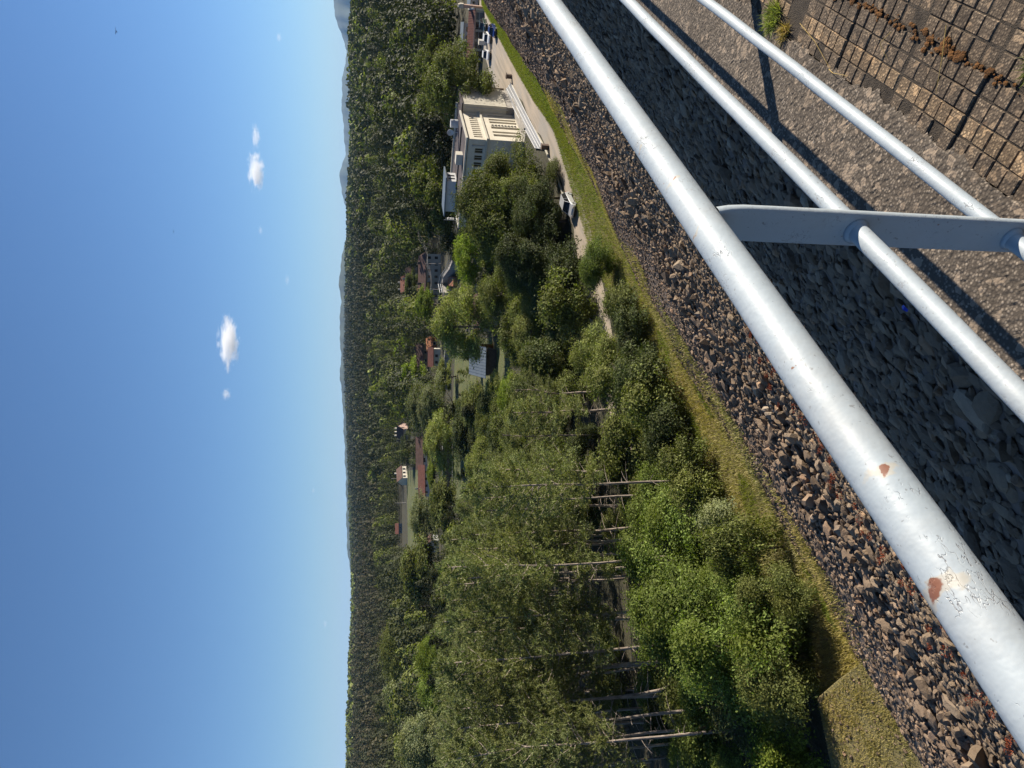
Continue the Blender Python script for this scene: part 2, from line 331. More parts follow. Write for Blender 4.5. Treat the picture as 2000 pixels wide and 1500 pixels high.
# rocks
def ico(sub):
    import bmesh
    bm = bmesh.new(); bmesh.ops.create_icosphere(bm, subdivisions=sub, radius=1.0)
    v = np.array([q.co[:] for q in bm.verts]); f = np.array([[q.index for q in p.verts] for p in bm.faces]); bm.free(); return v, f
ICO = {1: ico(1), 2: ico(2)}
def rock_tpl(sub, k):
    v, f = ICO[sub]; out = []
    for _ in range(k):
        n = RNG.normal(size=(9, 3)); n /= np.linalg.norm(n, axis=1)[:, None]; d = RNG.uniform(.5, .95, 9)
        dot = v@n.T; r = np.where(dot > .05, d/np.maximum(dot, .05), 9).min(1); r = np.minimum(r, 1.25)
        out.append(v*r[:, None]*np.array([1, RNG.uniform(.6, .95), RNG.uniform(.4, .75)]))
    return np.array(out), f
def scatter(P, size, sub, flat=.35):
    tp, f = rock_tpl(sub, 14); n = len(P)
    q = RNG.normal(size=(n, 4)); tilt = np.ones((n, 4)); q[:, 1:3] *= flat; q /= np.linalg.norm(q, axis=1)[:, None]
    a, b, c, d = q.T
    Rm = np.stack([1-2*(c*c+d*d), 2*(b*c-a*d), 2*(b*d+a*c), 2*(b*c+a*d), 1-2*(b*b+d*d), 2*(c*d-a*b), 2*(b*d-a*c), 2*(c*d+a*b), 1-2*(b*b+c*c)], -1).reshape(n, 3, 3)
    V = np.einsum('nij,nkj->nki', Rm, tp[RNG.integers(0, 14, n)]*size[:, None, None])+P[:, None, :]
    V[:, :, 2] -= .6*(V[:, :, 1]-P[:, None, 1]); k = tp.shape[1]; return V.reshape(-1, 3), (f[None]+np.arange(n)[:, None, None]*k).reshape(-1, 3)
def zone(x0, x1, step, sub, k):
    xs = np.arange(x0, x1, step); ss = np.arange(0, 1, step/27.0)
    X, s = np.meshgrid(xs, ss, indexing='ij'); X = X.ravel()+RNG.uniform(-.5, .5, X.size)*step
    Y = 1.15+(toeY(X)-1.3)*np.clip(s.ravel()+RNG.uniform(-.5, .5, X.size)*step/27, 0, 1); u = RNG.uniform(0, 1, X.size)
    bc = 18.6+.7*np.sin(X*.33)+.5*np.sin(X*.83+1)
    band = np.exp(-((Y-bc)/1.7)**2); low = 1/(1+np.exp(-(Y-bc-2.6)*1.8))      # loose blocky belt; finer gravelly belt near the toe
    sz = k*((.10+.10*u**2)*(1-low)+(.06+.09*u**3)*low)
    big = RNG.uniform(0, 1, X.size) < .30*band+.02+.05*(Y < 8); sz = np.where(big, sz*RNG.uniform(1.3, 2.2, X.size), sz)
    keep = RNG.uniform(0, 1, X.size) > .28*band; X, Y, sz, band, low = X[keep], Y[keep], sz[keep], band[keep], low[keep]
    Z = slope_z(X, Y)-.14+sz*.10+RNG.uniform(0, .025, X.size)+.12*band*RNG.uniform(-.6, 1, X.size)
    hi = band > .35; v1, f1 = scatter(np.stack([X, Y, Z], -1)[~hi], sz[~hi], sub, .16); v2, f2 = scatter(np.stack([X, Y, Z], -1)[hi], sz[hi]*1.1, sub, .6)
    return np.vstack([v1, v2]), np.vstack([f1, f2+len(v1)])
parts = [zone(-1, 24, .20, 2, 1.08), zone(24, 60, .22, 1, 1.2), zone(60, 150, .36, 1, 1.9)]
off = 0; VV = []; FF = []
for v, f in parts: VV.append(v); FF.append(f+off); off += len(v)
tag(npmesh('riprap', np.vstack(VV), np.vstack(FF), M['rock']), 'grey and brown broken rocks covering the steep dam slope', 'rocks', kind='stuff')

# ------------------------------------------------------------------ flat sheets at the toe
def sheet(name, inner, outer, z, mat, sub=6):
    """strip between two polylines of equal length"""
    a = np.array(inner, float); b = np.array(outer, float); V = []
    ti = np.linspace(0, len(a)-1, (len(a)-1)*8+1)
    A = np.stack([np.interp(ti, range(len(a)), a[:, k]) for k in (0, 1)], -1); B = np.stack([np.interp(ti, range(len(b)), b[:, k]) for k in (0, 1)], -1)
    wob = .18*np.sin(ti*5.1)+.12*np.sin(ti*11.7+1)
    A[:, 1] += wob; B[:, 1] += .8*np.roll(wob, 5)
    s = np.linspace(0, 1, sub)[:, None, None]; P = A[None]*(1-s)+B[None]*s
    V = np.concatenate([P, np.full(P.shape[:2]+(1,), z)], -1)
    if callable(z): pass
    n = len(ti); i, j = np.meshgrid(np.arange(sub-1), np.arange(n-1), indexing='ij')
    Q = np.stack([i*n+j, i*n+j+1, (i+1)*n+j+1, (i+1)*n+j], -1).reshape(-1, 4)
    return tag(npmesh(name, V.reshape(-1, 3), Q, mat), kind='structure')
near = [(5, 25), (15, 26), (25, 26.8), (35, 27.8), (50, 27.8), (65, 27.6), (80, 27.6), (95, 28.6), (110, 29.8), (138, 31.6)]
vfar = [(5, 31.5), (12.6, 30), (17, 30.3), (25, 31.0), (37, 31.6), (54, 32.6), (75, 29.3), (85, 30.3), (97, 31.1), (138, 32.6)]
sheet('verge', near, vfar, .006, M['verge'])
rin = [(25, 43), (35, 41.5), (42, 40), (52, 37.2), (59.5, 34.4), (63, 33.3), (68, 32.2), (78, 32.2), (88, 33), (101, 33.5), (112, 34.6), (126, 36.0), (140, 36)]
rout = [(25, 39), (35, 37.6), (42, 36), (50, 33), (57, 30.9), (60.5, 30.4), (64.8, 29.9), (74, 29.25), (84, 30.3), (97, 31.1), (108, 31.5), (124, 31.9), (140, 32.2)]
sheet('road', rin, rout, .012, M['road'])
sheet('forecourt', [(100, 38.5), (110, 38.5), (126, 38.5), (140, 38.5)], [(100, 33.4), (110, 34.0), (126, 34.5), (140, 34)], .009, M['road'])
def patch(name, pts, z, mat):
    m = MB(); m.v = [(x, y, z) for x, y in pts]; m.f = [list(range(len(pts)))]
    return tag(m.build(name, mat), kind='structure')
def pxg(pts): return [pos(x, y, 1)[:2] for x, y in pts]
def on0(x, y, z=0.0):
    p = pos(x, y, 1.0); k = (CAMZ-z)/(CAMZ-p[2]); return p[0]*k, p[1]*k
patch('field', [on0(*q) for q in ((985, 660), (1010, 790), (900, 1000), (880, 980), (885, 780), (890, 660))], .008, M['meadow'])
patch('meadow', [on0(*q) for q in ((819, 915), (819, 1080), (797, 1075), (794, 920))], .01, M['meadow'])

# ------------------------------------------------------------------ haze
hz = MB().box(-24000, -24000, -1.0, 24500, 24500, 700).build('haze', bpy.data.materials.new('haze'))
hm = hz.data.materials[0]; hm.use_nodes = True; t = hm.node_tree; t.nodes.clear()
ou = t.nodes.new('ShaderNodeOutputMaterial'); pv = t.nodes.new('ShaderNodeVolumePrincipled')
pv.inputs['Color'].default_value = (.36, .62, 1.0, 1); pv.inputs['Density'].default_value = 3.2e-5; pv.inputs['Anisotropy'].default_value = 0.0
t.links.new(pv.outputs[0], ou.inputs['Volume']); tag(hz, kind='stuff')

# far blue ridges
def ridge(name, ys, xs, d, depth):
    yy = np.linspace(ys[0], ys[-1], 160); xx = np.interp(yy, ys, xs)+.8*np.sin(yy*.11)+.5*np.sin(yy*.31+1); rows = []
    for k, (f, h) in enumerate(((-.5, 0), (-.28, .45), (-.12, .8), (0, 1.0), (.2, .5), (.5, 0))):
        row = []
        for a, b in zip(yy, xx):
            X, Y, Z = pos(b, a, d); e = 1+depth/d*(f+.06*math.sin(a*.09+k)*(1-h)); row.append((X*e, Y*e, max(-1, Z*h+(h > 0)*(1-h)*Z*.12*math.sin(a*.2+k*2))))
        rows.append(row)
    V = np.array(rows).reshape(-1, 3); n = len(yy); i, j = np.meshgrid(np.arange(5), np.arange(n-1), indexing='ij')
    Q = np.stack([i*n+j, i*n+j+1, (i+1)*n+j+1, (i+1)*n+j], -1).reshape(-1, 4)
    return tag(npmesh(name, V, Q, M['farhill'], smooth=True), kind='structure')
ridge('mountains', [-150, -60, 0, 25, 60, 100, 150, 200, 250, 300, 320, 345, 375, 400, 440], [660, 655, 651, 653, 664, 678, 669, 667, 671, 675, 669, 662, 668, 674, 684], 12000, 3000)
ridge('hills', [430, 480, 520, 550, 590, 640, 690, 740, 780, 850, 900, 950, 1040, 1080, 1115, 1150], [683, 672, 665, 662, 666, 663, 666, 664, 669, 672, 674, 676, 677, 679, 684, 692], 6500, 2000)

# ------------------------------------------------------------------ crest: pavement, kerb, railing
CZ = 18.25; KS = 1.094
pv_ = MB()
for kx in range(-2, 16):
    for ky in range(-7, 1):
        x0 = 1.92-.361*4+.361*kx; y0 = .498+.361*ky; tilt = random.uniform(-.004, .004)
        rot = random.uniform(-.012, .012)
        for a in range(6):
            for b in range(6):
                if y0+.059*b > .72: continue
                cx = x0+.006+.0585*(a+.5)+random.uniform(-.001, .001); cy = y0+.005+.0585*(b+.5)+random.uniform(-.001, .001)
                if cy > .70 and random.random() < .35: continue
                h = CZ+tilt*(a-3)*.5+random.uniform(-.0025, .001); w_ = .0280; e = .0045
                vs = [(cx+sx*w_, cy+sy*w_, CZ-.02) for sx, sy in ((-1,-1),(1,-1),(1,1),(-1,1))]+[(cx+sx*w_, cy+sy*w_, h-e) for sx, sy in ((-1,-1),(1,-1),(1,1),(-1,1))]+[(cx+sx*(w_-e*.8)+random.uniform(-.001, .001), cy+sy*(w_-e*.8), h) for sx, sy in ((-1,-1),(1,-1),(1,1),(-1,1))]
                pv_.add(vs, [(8,9,10,11)]+[(k+4, (k+1) % 4+4, (k+1) % 4+8, k+8) for k in range(4)]+[(k, (k+1) % 4, (k+1) % 4+4, k+4) for k in range(4)])
tag(pv_.build('pavement', M['tile']), kind='structure')
tag(MB().box(-30, -6, CZ-1.2, 260, .735, CZ-.005).build('dam_crest', M['grout']), kind='structure')
def kerb(x0, x1, step, ny, fine):
    xs = np.arange(x0, x1+step*.5, step); prof = []
    ys = np.linspace(.722, 1.132, ny); P = []
    for k, y in enumerate(ys): P.append((y, 0.0))
    P += [(1.142, -.012), (1.147, -.05), (1.15, -.3), (1.17, -1.6), (1.2, -5.0)]
    P = np.array(P); X = np.repeat(xs[:, None], len(P), 1); Y = np.repeat(P[None, :, 0], len(xs), 0).copy(); Z = CZ+.004+np.repeat(P[None, :, 1], len(xs), 0)
    def sn(a, b, c): return np.sin(X*a+Y*b+c)
    wob = .5*sn(7, 3, 0)+.3*sn(19, 11, 1)+.3*sn(41, 5, 2)+.2*RNG.normal(size=X.shape)
    Y[:, ny-2:] += .006*wob[:, ny-2:]; Z += fine*(.0016*wob+.0008*RNG.normal(size=X.shape))
    Y[:, 0] += .012*np.sin(X[:, 0]*5)+.012*np.sin(X[:, 0]*23)+.006*RNG.normal(size=len(xs)); Z[:, 0] -= .006
    n = len(P); i, j = np.meshgrid(np.arange(len(xs)-1), np.arange(n-1), indexing='ij')
    Q = np.stack([i*n+j, (i+1)*n+j, (i+1)*n+j+1, i*n+j+1], -1).reshape(-1, 4)
    return np.stack([X, Y, Z], -1).reshape(-1, 3), Q
v1, q1 = kerb(.3, 6.6, .012, 32, 1.0); v2, q2 = kerb(6.6, 260, 1.0, 4, 0.0); v3, q3 = kerb(-30, .3, .5, 4, 0.0)
tag(npmesh('crest_kerb', np.vstack([v1, v2, v3]), np.vstack([q1, q2+len(v1), q3+len(v1)+len(v2)]), M['concrete'], smooth=False),
    'rough exposed aggregate concrete kerb along the top of the dam', 'kerb')
rail = empty('railing', (0, .6, CZ)); tag(rail, 'pale blue painted steel pipe railing with three rails and rust spots', 'railing')
def pipe(name, z, r, mat, x0=-6.0, x1=45.0):
    m = MB(); xs = np.concatenate([np.arange(x0, 4, .05), np.arange(4, x1, 1.0)])
    m.tube([(x, .0012*math.sin(x*3.1+z*9)+.0006*math.sin(x*11), .0012*math.sin(x*2.3+z)+.0005*math.sin(x*13)) for x in xs], r, 40)
    o = m.build(name, mat, rail, smooth=True); o.location = (0, 0, z); return o
pipe('top_rail', 1.135, .0335, M['toprail']); pipe('middle_rail', .819, .0190, M['rail']); pipe('lower_rail', .463, .0176, M['rail'])
def post_mesh():
    m = MB(); n = 24; rows = []
    zs = [-.02, .05, .30, .463, .63, .75, .819, .89, 1.0, 1.06, 1.09, 1.112]; hw = [.035]*9+[.0345, .032, .027]
    for z, h in zip(zs, hw):
        ring = []
        for k in range(16):      # rounded flat bar
            a = 2*math.pi*k/16; ring.append((.0125*math.copysign(abs(math.cos(a))**.55, math.cos(a)), h*math.copysign(abs(math.sin(a))**.35, math.sin(a)), z))
        rows.append(ring)
    v = [p for r in rows for p in r]; f = [(i*16+k, i*16+(k+1) % 16, (i+1)*16+(k+1) % 16, (i+1)*16+k) for i in range(len(rows)-1) for k in range(16)]
    m.add(v, f)
    for z, r in ((.819, .019), (.463, .0176)):      # weld beads round the rails
        m.tube([(-.021, 0, z), (-.016, 0, z), (-.0115, 0, z)], [r+.0005, r+.003, r+.008], 20)
        m.tube([(.0115, 0, z), (.016, 0, z), (.021, 0, z)], [r+.008, r+.003, r+.0005], 20)
    return m
pp = None
for k in range(-3, 20):
    if pp is None: pp = post_mesh().build('post', M['rail'], rail, smooth=True); o = pp
    else: o = link(pp.copy(), rail)
    o.location = (1.15+2.43*k, 0, 0)

# moss in the slab joint, tufts and straws on the crest
def blades(n, rad, h, wd, lean=.5, seed=0, up_=1.0):
    r = np.random.default_rng(seed); a = r.uniform(0, 2*np.pi, n); rr_ = rad*np.sqrt(r.uniform(0, 1, n)); b = np.stack([rr_*np.cos(a), rr_*np.sin(a), np.zeros(n)], -1)
    d = np.stack([r.normal(size=n)*lean, r.normal(size=n)*lean, np.full(n, up_)], -1); d /= np.linalg.norm(d, axis=1)[:, None]
    L = h*r.uniform(.5, 1.1, n)[:, None]; s = np.cross(d, r.normal(size=(n, 3))); s /= np.linalg.norm(s, axis=1)[:, None]; s = s*wd
    mid = b+d*L*.55; tip = b+d*L+np.array([0, 0, -1])*L*.25*r.uniform(0, 1, n)[:, None]
    V = np.stack([b-s, b+s, mid+s*.8, mid-s*.8, tip], 1).reshape(-1, 3)
    k = np.arange(n)[:, None]*5; return V, np.concatenate([k+np.array([[0, 1, 2]]), k+np.array([[0, 2, 3]]), k+np.array([[3, 2, 4]])])
mv = []; mf = []; o_ = 0
for k in range(300):
    x = random.uniform(1.2, 3.6); y = .498+random.gauss(0, .006+.006*(math.sin(x*9) > .2)); v, f = ICO[1]
    s = random.uniform(.003, .010)*(1.5 if math.sin(x*9.5) > .5 else .8); mv.append(v*[s*1.3, s, s*.7]+[x, y, CZ+.001]); mf.append(f+o_); o_ += len(v)
tag(npmesh('moss', np.vstack(mv), np.vstack(mf), M['moss']), 'orange brown moss filling the joint between paving slabs', 'moss', kind='stuff')
def tuft(x, y, n, rad, h, seed, label, mat='light'):
    x *= KS; y *= KS; V, Fc = blades(n, rad, h, .0016, .9, seed, .8); o = npmesh('grass_tuft', V, Fc, M[mat]); o.location = (x, y, CZ-.003)
    e = empty('grass_tuft', (x, y, CZ)); S.collection.objects.unlink(o); bpy.data.objects.remove(e)
    S.collection.objects.link(o); return tag(o, label, 'grass tuft')
tuft(1.62, .385, 420, .035, .05, 3, 'green grass tuft growing between slabs at the picture edge')
tuft(2.95, .64, 420, .05, .07, 4, 'green grass tuft at the broken kerb edge behind the lowest rail', 'light')
tuft(2.83, .66, 160, .03, .06, 5, 'reddish dry tuft beside the green one at the kerb edge', 'straw')
for k, (a, b, c) in enumerate((((2.73, .60), (2.58, .62), (2.44, .67)), ((1.98, .40), (1.93, .47), (1.90, .56)), ((2.20, .48), (2.22, .52), (2.17, .55)), ((2.44, .67), (2.40, .67), (2.33, .655)))):
    a, b, c = [(q[0]*KS, q[1]*KS) for q in (a, b, c)]; m = MB(); m.tube([(a[0], a[1], CZ+.012), (b[0], b[1], CZ+.018), (c[0], c[1], CZ+.005)], [.0012, .0011, .0006], 5)
    tag(m.build('straw', M['straw']), ['long bent yellow straw lying across the outer paving slabs', 'straight yellow straw pointing from the grass tuft', 'short pale straw lying near the moss', 'short straw end lying at the paving edge'][k], 'straw')
# wrapper and twig on the shaded rocks, red stonecrop on the sunny ones
zt = 12.0
for _ in range(12): wx, wy = on0(1768, 602, zt+.26); zt = float(slope_z(np.array(wx), np.array(wy)))
m = MB(); m.add([(-.07, -.02, 0), (0, -.03, .02), (.07, -.02, .0), (.07, .02, .01), (0, .03, .03), (-.07, .02, 0)], [(0, 1, 4, 5), (1, 2, 3, 4)])
o = m.build('wrapper', M['bluewrap']); o.location = (wx, wy, zt+.26); tag(o, 'small shiny blue wrapper lying on the shaded rocks', 'wrapper')
P = []
for _ in range(90):
    y_ = random.uniform(2, 17); x_ = random.uniform(3, 20); P.append((x_, 14+random.gauss(0, 1.1)))
mv = []; mf = []; o_ = 0
for k, (x, y) in enumerate(P):
    v, f = blades(50, random.uniform(.08, .2), .06, .012, 1.2, 100+k); z = float(slope_z(np.array(x), np.array(y)))
    mv.append(v+[x, y, z+.08]); mf.append(f+o_); o_ += len(v)
tag(npmesh('stonecrop', np.vstack(mv), np.vstack(mf), M['rust_leaf']), 'dark red stonecrop creeping over the rocks beside the top rail', 'stonecrop', kind='stuff')
# grass blades on the verge, weeds on the slope
def field_blades(n, fx, h, wd, seed):
    r = np.random.default_rng(seed); V, Fc = blades(n, 0.0, h, wd, .45, seed); b = fx(r, n)
    V = V.reshape(n, 5, 3)+b[:, None, :]; return V.reshape(-1, 3), Fc
def on_verge(r, n):
    X = r.uniform(0, 1, n)**1.5*128+9; yn = np.interp(X, [p[0] for p in near], [p[1] for p in near]); yf = np.interp(X, [p[0] for p in vfar], [p[1] for p in vfar])
    s = r.uniform(-.12, 1, n); Y = yn+(yf-yn)*s; return np.stack([X, Y, np.where(s < 0, slope_z(X, Y)*.7, 0)], -1)
v, f = field_blades(90000, on_verge, .34, .013, 11)
cx = v[f[:, 0], 0]; fx = np.random.default_rng(8).uniform(0, 1, len(cx)); gr = (1/(1+np.exp(-(cx-46)/6)) > fx).astype(np.int32)
gr = np.where((np.sin(cx*.9)+np.sin(v[f[:, 0], 1]*2.3+cx*.3) > 1.1), 1, gr).astype(np.int32)
tag(npmesh('grass', v, f, None, mats=[M['grassblade'], M['greenblade']], midx=gr), 'tall yellow green grass on the strip at the foot of the dam', 'grass', kind='stuff')
def on_slope(r, n):
    q = np.random.default_rng(5); c = r.choice(70, n); cx = q.uniform(0, 1, 70)**1.3*60+14; cy = toeY(cx)-q.uniform(1.0, 4.5, 70)
    X = cx[c]+r.normal(size=n)*1.1; Y = cy[c]+r.normal(size=n)*.35; return np.stack([X, Y, slope_z(X, Y)], -1)
v, f = field_blades(12000, on_slope, .22, .016, 12)
tag(npmesh('weeds', v, f, M['grassblade']), 'dry weeds growing in patches between the lower rocks', 'weeds', kind='stuff')

# mossy concrete block at the bottom left of the slope
m = MB(); m.prism([(12.4, 28.6), (8.6, 30.6), (4, 33.0), (4, 24.2), (11.9, 24.4), (12.2, 26.5)], -.5, 1.0)
o = m.build('concrete_block', M['verge'], bevel=.08); tag(o, 'mossy concrete headwall with grass on top at the foot of the rocks', 'concrete wall')
def on_block(r, n):
    X = r.uniform(4.5, 12.1, n); Y = r.uniform(24.6, 32.6, n); k = (Y < 28.4+(12.4-X)*.52) & (r.uniform(0, 1, n) < .45+.4*np.sin(X*2.9+np.sin(Y*1.3)*2)*np.sin(Y*2.3+X)); j = r.permutation(np.flatnonzero(k)); j = np.resize(j, n); jx = .25*r.normal(size=n); X = np.where(k, X, np.clip(X[j]+jx, 4.2, 12.0)); Y = np.where(k, Y, Y[j]-abs(jx)); return np.stack([X, Y, np.full(n, .99)], -1)
q_ = RNG.uniform(0, 1, (260, 2)); bxx = 5+q_[:, 0]*7; byy = 24.8+q_[:, 1]*(3.2+(12.4-bxx)*.5); v, f = scatter(np.stack([bxx, byy, np.full(260, 1.0)], -1), RNG.uniform(.03, .14, 260), 1)
tag(npmesh('loose_stones', v, f, M['rock']), 'loose stones lying on the mossy headwall', 'stones', kind='stuff')
v, f = field_blades(14000, on_block, .17, .012, 21); tag(npmesh('dry_grass', v, f, M['grassblade']), 'thin dry grass growing on the mossy headwall', 'grass', kind='stuff')

# ------------------------------------------------------------------ trees
def leaves_at(C, size, r, flat=.6, aspect=.55, out=None):
    n = len(C); nn = r.normal(size=(n, 3))*.75; nn[:, 2] += flat*.7
    if out is not None: nn += out*1.25
    nn /= np.linalg.norm(nn, axis=1)[:, None]; a = np.cross(nn, r.normal(size=(n, 3))); a /= np.linalg.norm(a, axis=1)[:, None]; b = np.cross(nn, a)
    s = size*r.uniform(.6, 1.25, n)[:, None]; a = a*s; b = b*s*aspect
    V = np.stack([C-a, C-b+nn*s*.12, C+a, C+b+nn*s*.12], 1).reshape(-1, 3); return V, np.arange(n*4).reshape(n, 4)
def crown_pts(r, nclump, per, H, Rr, base=.28, lobes=9, spread=.30, top=1.0):
    """clump centres on the surface of several lobes that together fill an uneven crown"""
    L = []
    for k in range(lobes):
        a = r.uniform(0, 2*np.pi); u = r.uniform(0, 1)**.6; z = r.uniform(base+.08, .88*top); prof = math.sin(math.pi*min(1, max(.12, (z-base)/(1.02-base)))**.75)
        L.append((u*Rr*.80*prof*math.cos(a), u*Rr*.80*prof*math.sin(a), z*H, r.uniform(.20, .44)*Rr*(.6+.5*prof)))
    L.append((0, 0, .80*H, .42*Rr)); L = np.array(L); pick = r.integers(0, len(L), nclump)
    d = r.normal(size=(nclump, 3)); d[:, 2] = np.abs(d[:, 2])*1.0-.35*r.uniform(0, 1, nclump); d /= np.linalg.norm(d, axis=1)[:, None]
    c = L[pick, :3]+d*L[pick, 3:4]*np.where(r.uniform(0, 1, nclump) < .14, r.uniform(1.1, 1.5, nclump), r.uniform(.6, 1.05, nclump))[:, None]; c[:, 2] = np.clip(c[:, 2], base*H*.8, H*1.02)
    pts = c[:, None, :]+r.normal(size=(nclump, per, 3))*spread*np.array([1, 1, .7]); od = np.repeat(d[:, None, :], per, 1)
    return pts.reshape(-1, 3), od.reshape(-1, 3), L
def limbs(r, H, Rr, base, L, r0):
    m = MB(); t = [(0, 0, -.2)]; x = y = 0
    for k in range(1, 6): x += r.normal()*.10; y += r.normal()*.10; t.append((x, y, H*.78*k/5))
    m.tube(t, [r0*(1-.15*k) for k in range(6)], 8)
    for l in L[:9]:
        s = t[min(4, max(1, int((l[2]/H)*4)))]; p = Vector(s); q = Vector(l[:3]); mid = p.lerp(q, .5)+Vector((0, 0, -.06*H*.5))
        m.tube([p, mid, q], [r0*.42, r0*.28, r0*.08], 6)
    return m
def proto_broad(seed, H, Rr, nclump, per, leaf, base=.28, spread=.3, lobes=9, r0=.22):
    r = np.random.default_rng(seed); C, od, L = crown_pts(r, nclump, per, H, Rr, base, lobes, spread)
    V, Q = leaves_at(C, leaf, r, out=od); cr = npmesh('crown', V, Q, M['mid']); tr = limbs(r, H, Rr, base, L, r0).build('trunk', M['bark'], smooth=True)
    return tr, cr, H, Rr*2
def needles(C, D, r, k=9, ln=.2, wd=.02):
    n = len(C); C = np.repeat(C, k, 0); D = np.repeat(D, k, 0)
    d = D*.7+r.normal(size=(n*k, 3))*.75; d /= np.linalg.norm(d, axis=1)[:, None]; s = np.cross(d, r.normal(size=(n*k, 3))); s /= np.linalg.norm(s, axis=1)[:, None]
    L = ln*r.uniform(.7, 1.2, n*k)[:, None]; V = np.stack([C-s*wd, C+s*wd, C+d*L], 1).reshape(-1, 3); return V, np.arange(n*k*3).reshape(-1, 3)
def proto_pine(seed, H=14, Rr=2.3, base=.38, nbr=64, tufts=26, k=9, ln=.26, wd=.03, conic=.8):
    r = np.random.default_rng(seed); m = MB(); x = y = 0; t = [(0, 0, -.3)]
    for q in range(1, 9): x += r.normal()*.07; y += r.normal()*.07; t.append((x, y, H*.97*q/8))
    m.tube(t, [.105*(1-.085*q) for q in range(9)], 8); C = []; D = []
    tz = np.array(t)
    for q in range(nbr):
        u = (q+r.uniform(0, 1))/nbr; z = H*(base+(1-base)*u*.98); a = r.uniform(0, 2*np.pi)
        prof = (1-u)**conic*1.05+.12; prof *= min(1, .35+u*3.0); L = Rr*prof*r.uniform(.55, 1.2); p0 = np.array([np.interp(z, tz[:, 2], tz[:, 0]), np.interp(z, tz[:, 2], tz[:, 1]), z])
        dr = np.array([math.cos(a), math.sin(a), r.uniform(-.05, .35)+.5*u]); p1 = p0+dr*L*.5; p2 = p0+dr*L+np.array([0, 0, .12*L])
        m.tube([p0, p1, p2], [.035*(1-.5*u), .022, .008], 4, cap=False)
        nb = int(tufts*(.4+prof)); s = r.uniform(.25, 1.05, nb)[:, None]; c = p0+(p1-p0)*np.minimum(s*2, 1)+(p2-p1)*np.maximum(s*2-1, 0)
        c = c+r.normal(size=(nb, 3))*np.array([.22, .22, .14])*(.5+L*.35); C.append(c); D.append(np.repeat((dr*.6+np.array([0, 0, .5]))[None], nb, 0))
    for q in range(12):      # dead twigs on the bare stem
        z = H*r.uniform(.12, base+.1); a = r.uniform(0, 2*np.pi); p0 = np.array([np.interp(z, tz[:, 2], tz[:, 0]), np.interp(z, tz[:, 2], tz[:, 1]), z]); L = r.uniform(.5, 1.7)
        dd = np.array([math.cos(a), math.sin(a), r.uniform(-.2, .3)]); m.tube([p0, p0+dd*L*.5, p0+dd*L+[0, 0, -.1]], [.02, .014, .006], 4, cap=False)
    V, Q = needles(np.vstack(C), np.vstack(D), r, k, ln, wd); cr = npmesh('crown', V, Q, M['pine']); tr = m.build('trunk', M['pinebark'], smooth=True)
    return tr, cr, H, Rr*1.7
PR = {}
PR['near'] = [proto_broad(21, 10, 4.6, 900, 36, .115, .06, .30, 24), proto_broad(22, 10, 4.6, 900, 36, .115, .04, .30, 22), proto_broad(23, 10, 4.6, 900, 36, .115, .05, .32, 20)]
PR['broad'] = [proto_broad(s, 12, 4.4, 520, 28, .20, .15, .42, 18) for s in (1, 2, 3, 4)]
PR['ash'] = [proto_broad(s, 6, 3.3, 950, 32, .085, .05, .26, 22, .08) for s in (31, 32)]
PR['shrub'] = [proto_broad(s, 3, 2.0, 340, 30, .075, .02, .2, 15, .06) for s in (41, 42, 43)]
PR['pine'] = [proto_pine(51, base=.34, nbr=56, ln=.22, wd=.022, tufts=30), proto_pine(52, base=.42, Rr=2.6, nbr=52, ln=.22, wd=.022, tufts=30), proto_pine(53, base=.26, Rr=2.1, nbr=60, ln=.22, wd=.022, tufts=30), proto_pine(54, base=.5, Rr=2.4, nbr=44, ln=.22, wd=.022, tufts=30)]
PR['farbroad'] = [proto_broad(s, 12, 4.4, 300, 16, .27, .08, .45, 11) for s in (5, 6, 7)]
PR['farpine'] = [proto_pine(s, base=.2, Rr=2.8, nbr=44, tufts=22, k=8, ln=.38, wd=.055, conic=.7) for s in (55, 56)]
protos = set()
for lst in PR.values():
    for tr, cr, _, _ in lst:
        protos.update((tr, cr)); cr.material_slots[0].link = 'OBJECT'
KN = {'near': 'leafy_tree', 'broad': 'leafy_tree', 'farbroad': 'leafy_tree', 'ash': 'ash_tree', 'shrub': 'shrub', 'pine': 'pine_tree', 'farpine': 'pine_tree'}
NT = 0
def tree(kind, X, Y, H, Wd, mat, label, group=None):
    global NT
    NT += 1
    tr, cr, h0, w0 = PR[kind][NT % len(PR[kind])]; Wd *= 1.22 if kind == 'shrub' else 1; z = float(ground(X, Y)); s = Wd/w0
    e = empty(KN[kind], (X, Y, z), random.uniform(0, 6.28), (s, s, H/h0))
    for q in (tr, cr):
        c = q.copy(); link(c, e)
        if q is cr: c.material_slots[0].link = 'OBJECT'; c.material_slots[0].material = M[mat]
    tag(e, label, {'shrub': 'shrub'}.get(kind, 'tree'), group); return e
def tpx(kind, xt, y, d, wpx, mat, label, group=None):
    xm = xt+70; X, Y, _ = pos(xm, y, d); zt = pos(xt, y, d)[2]; H = max(1.2, zt-float(ground(X, Y)))
    return tree(kind, X, Y, H, wpx*d/F*1.28, mat, label, group)
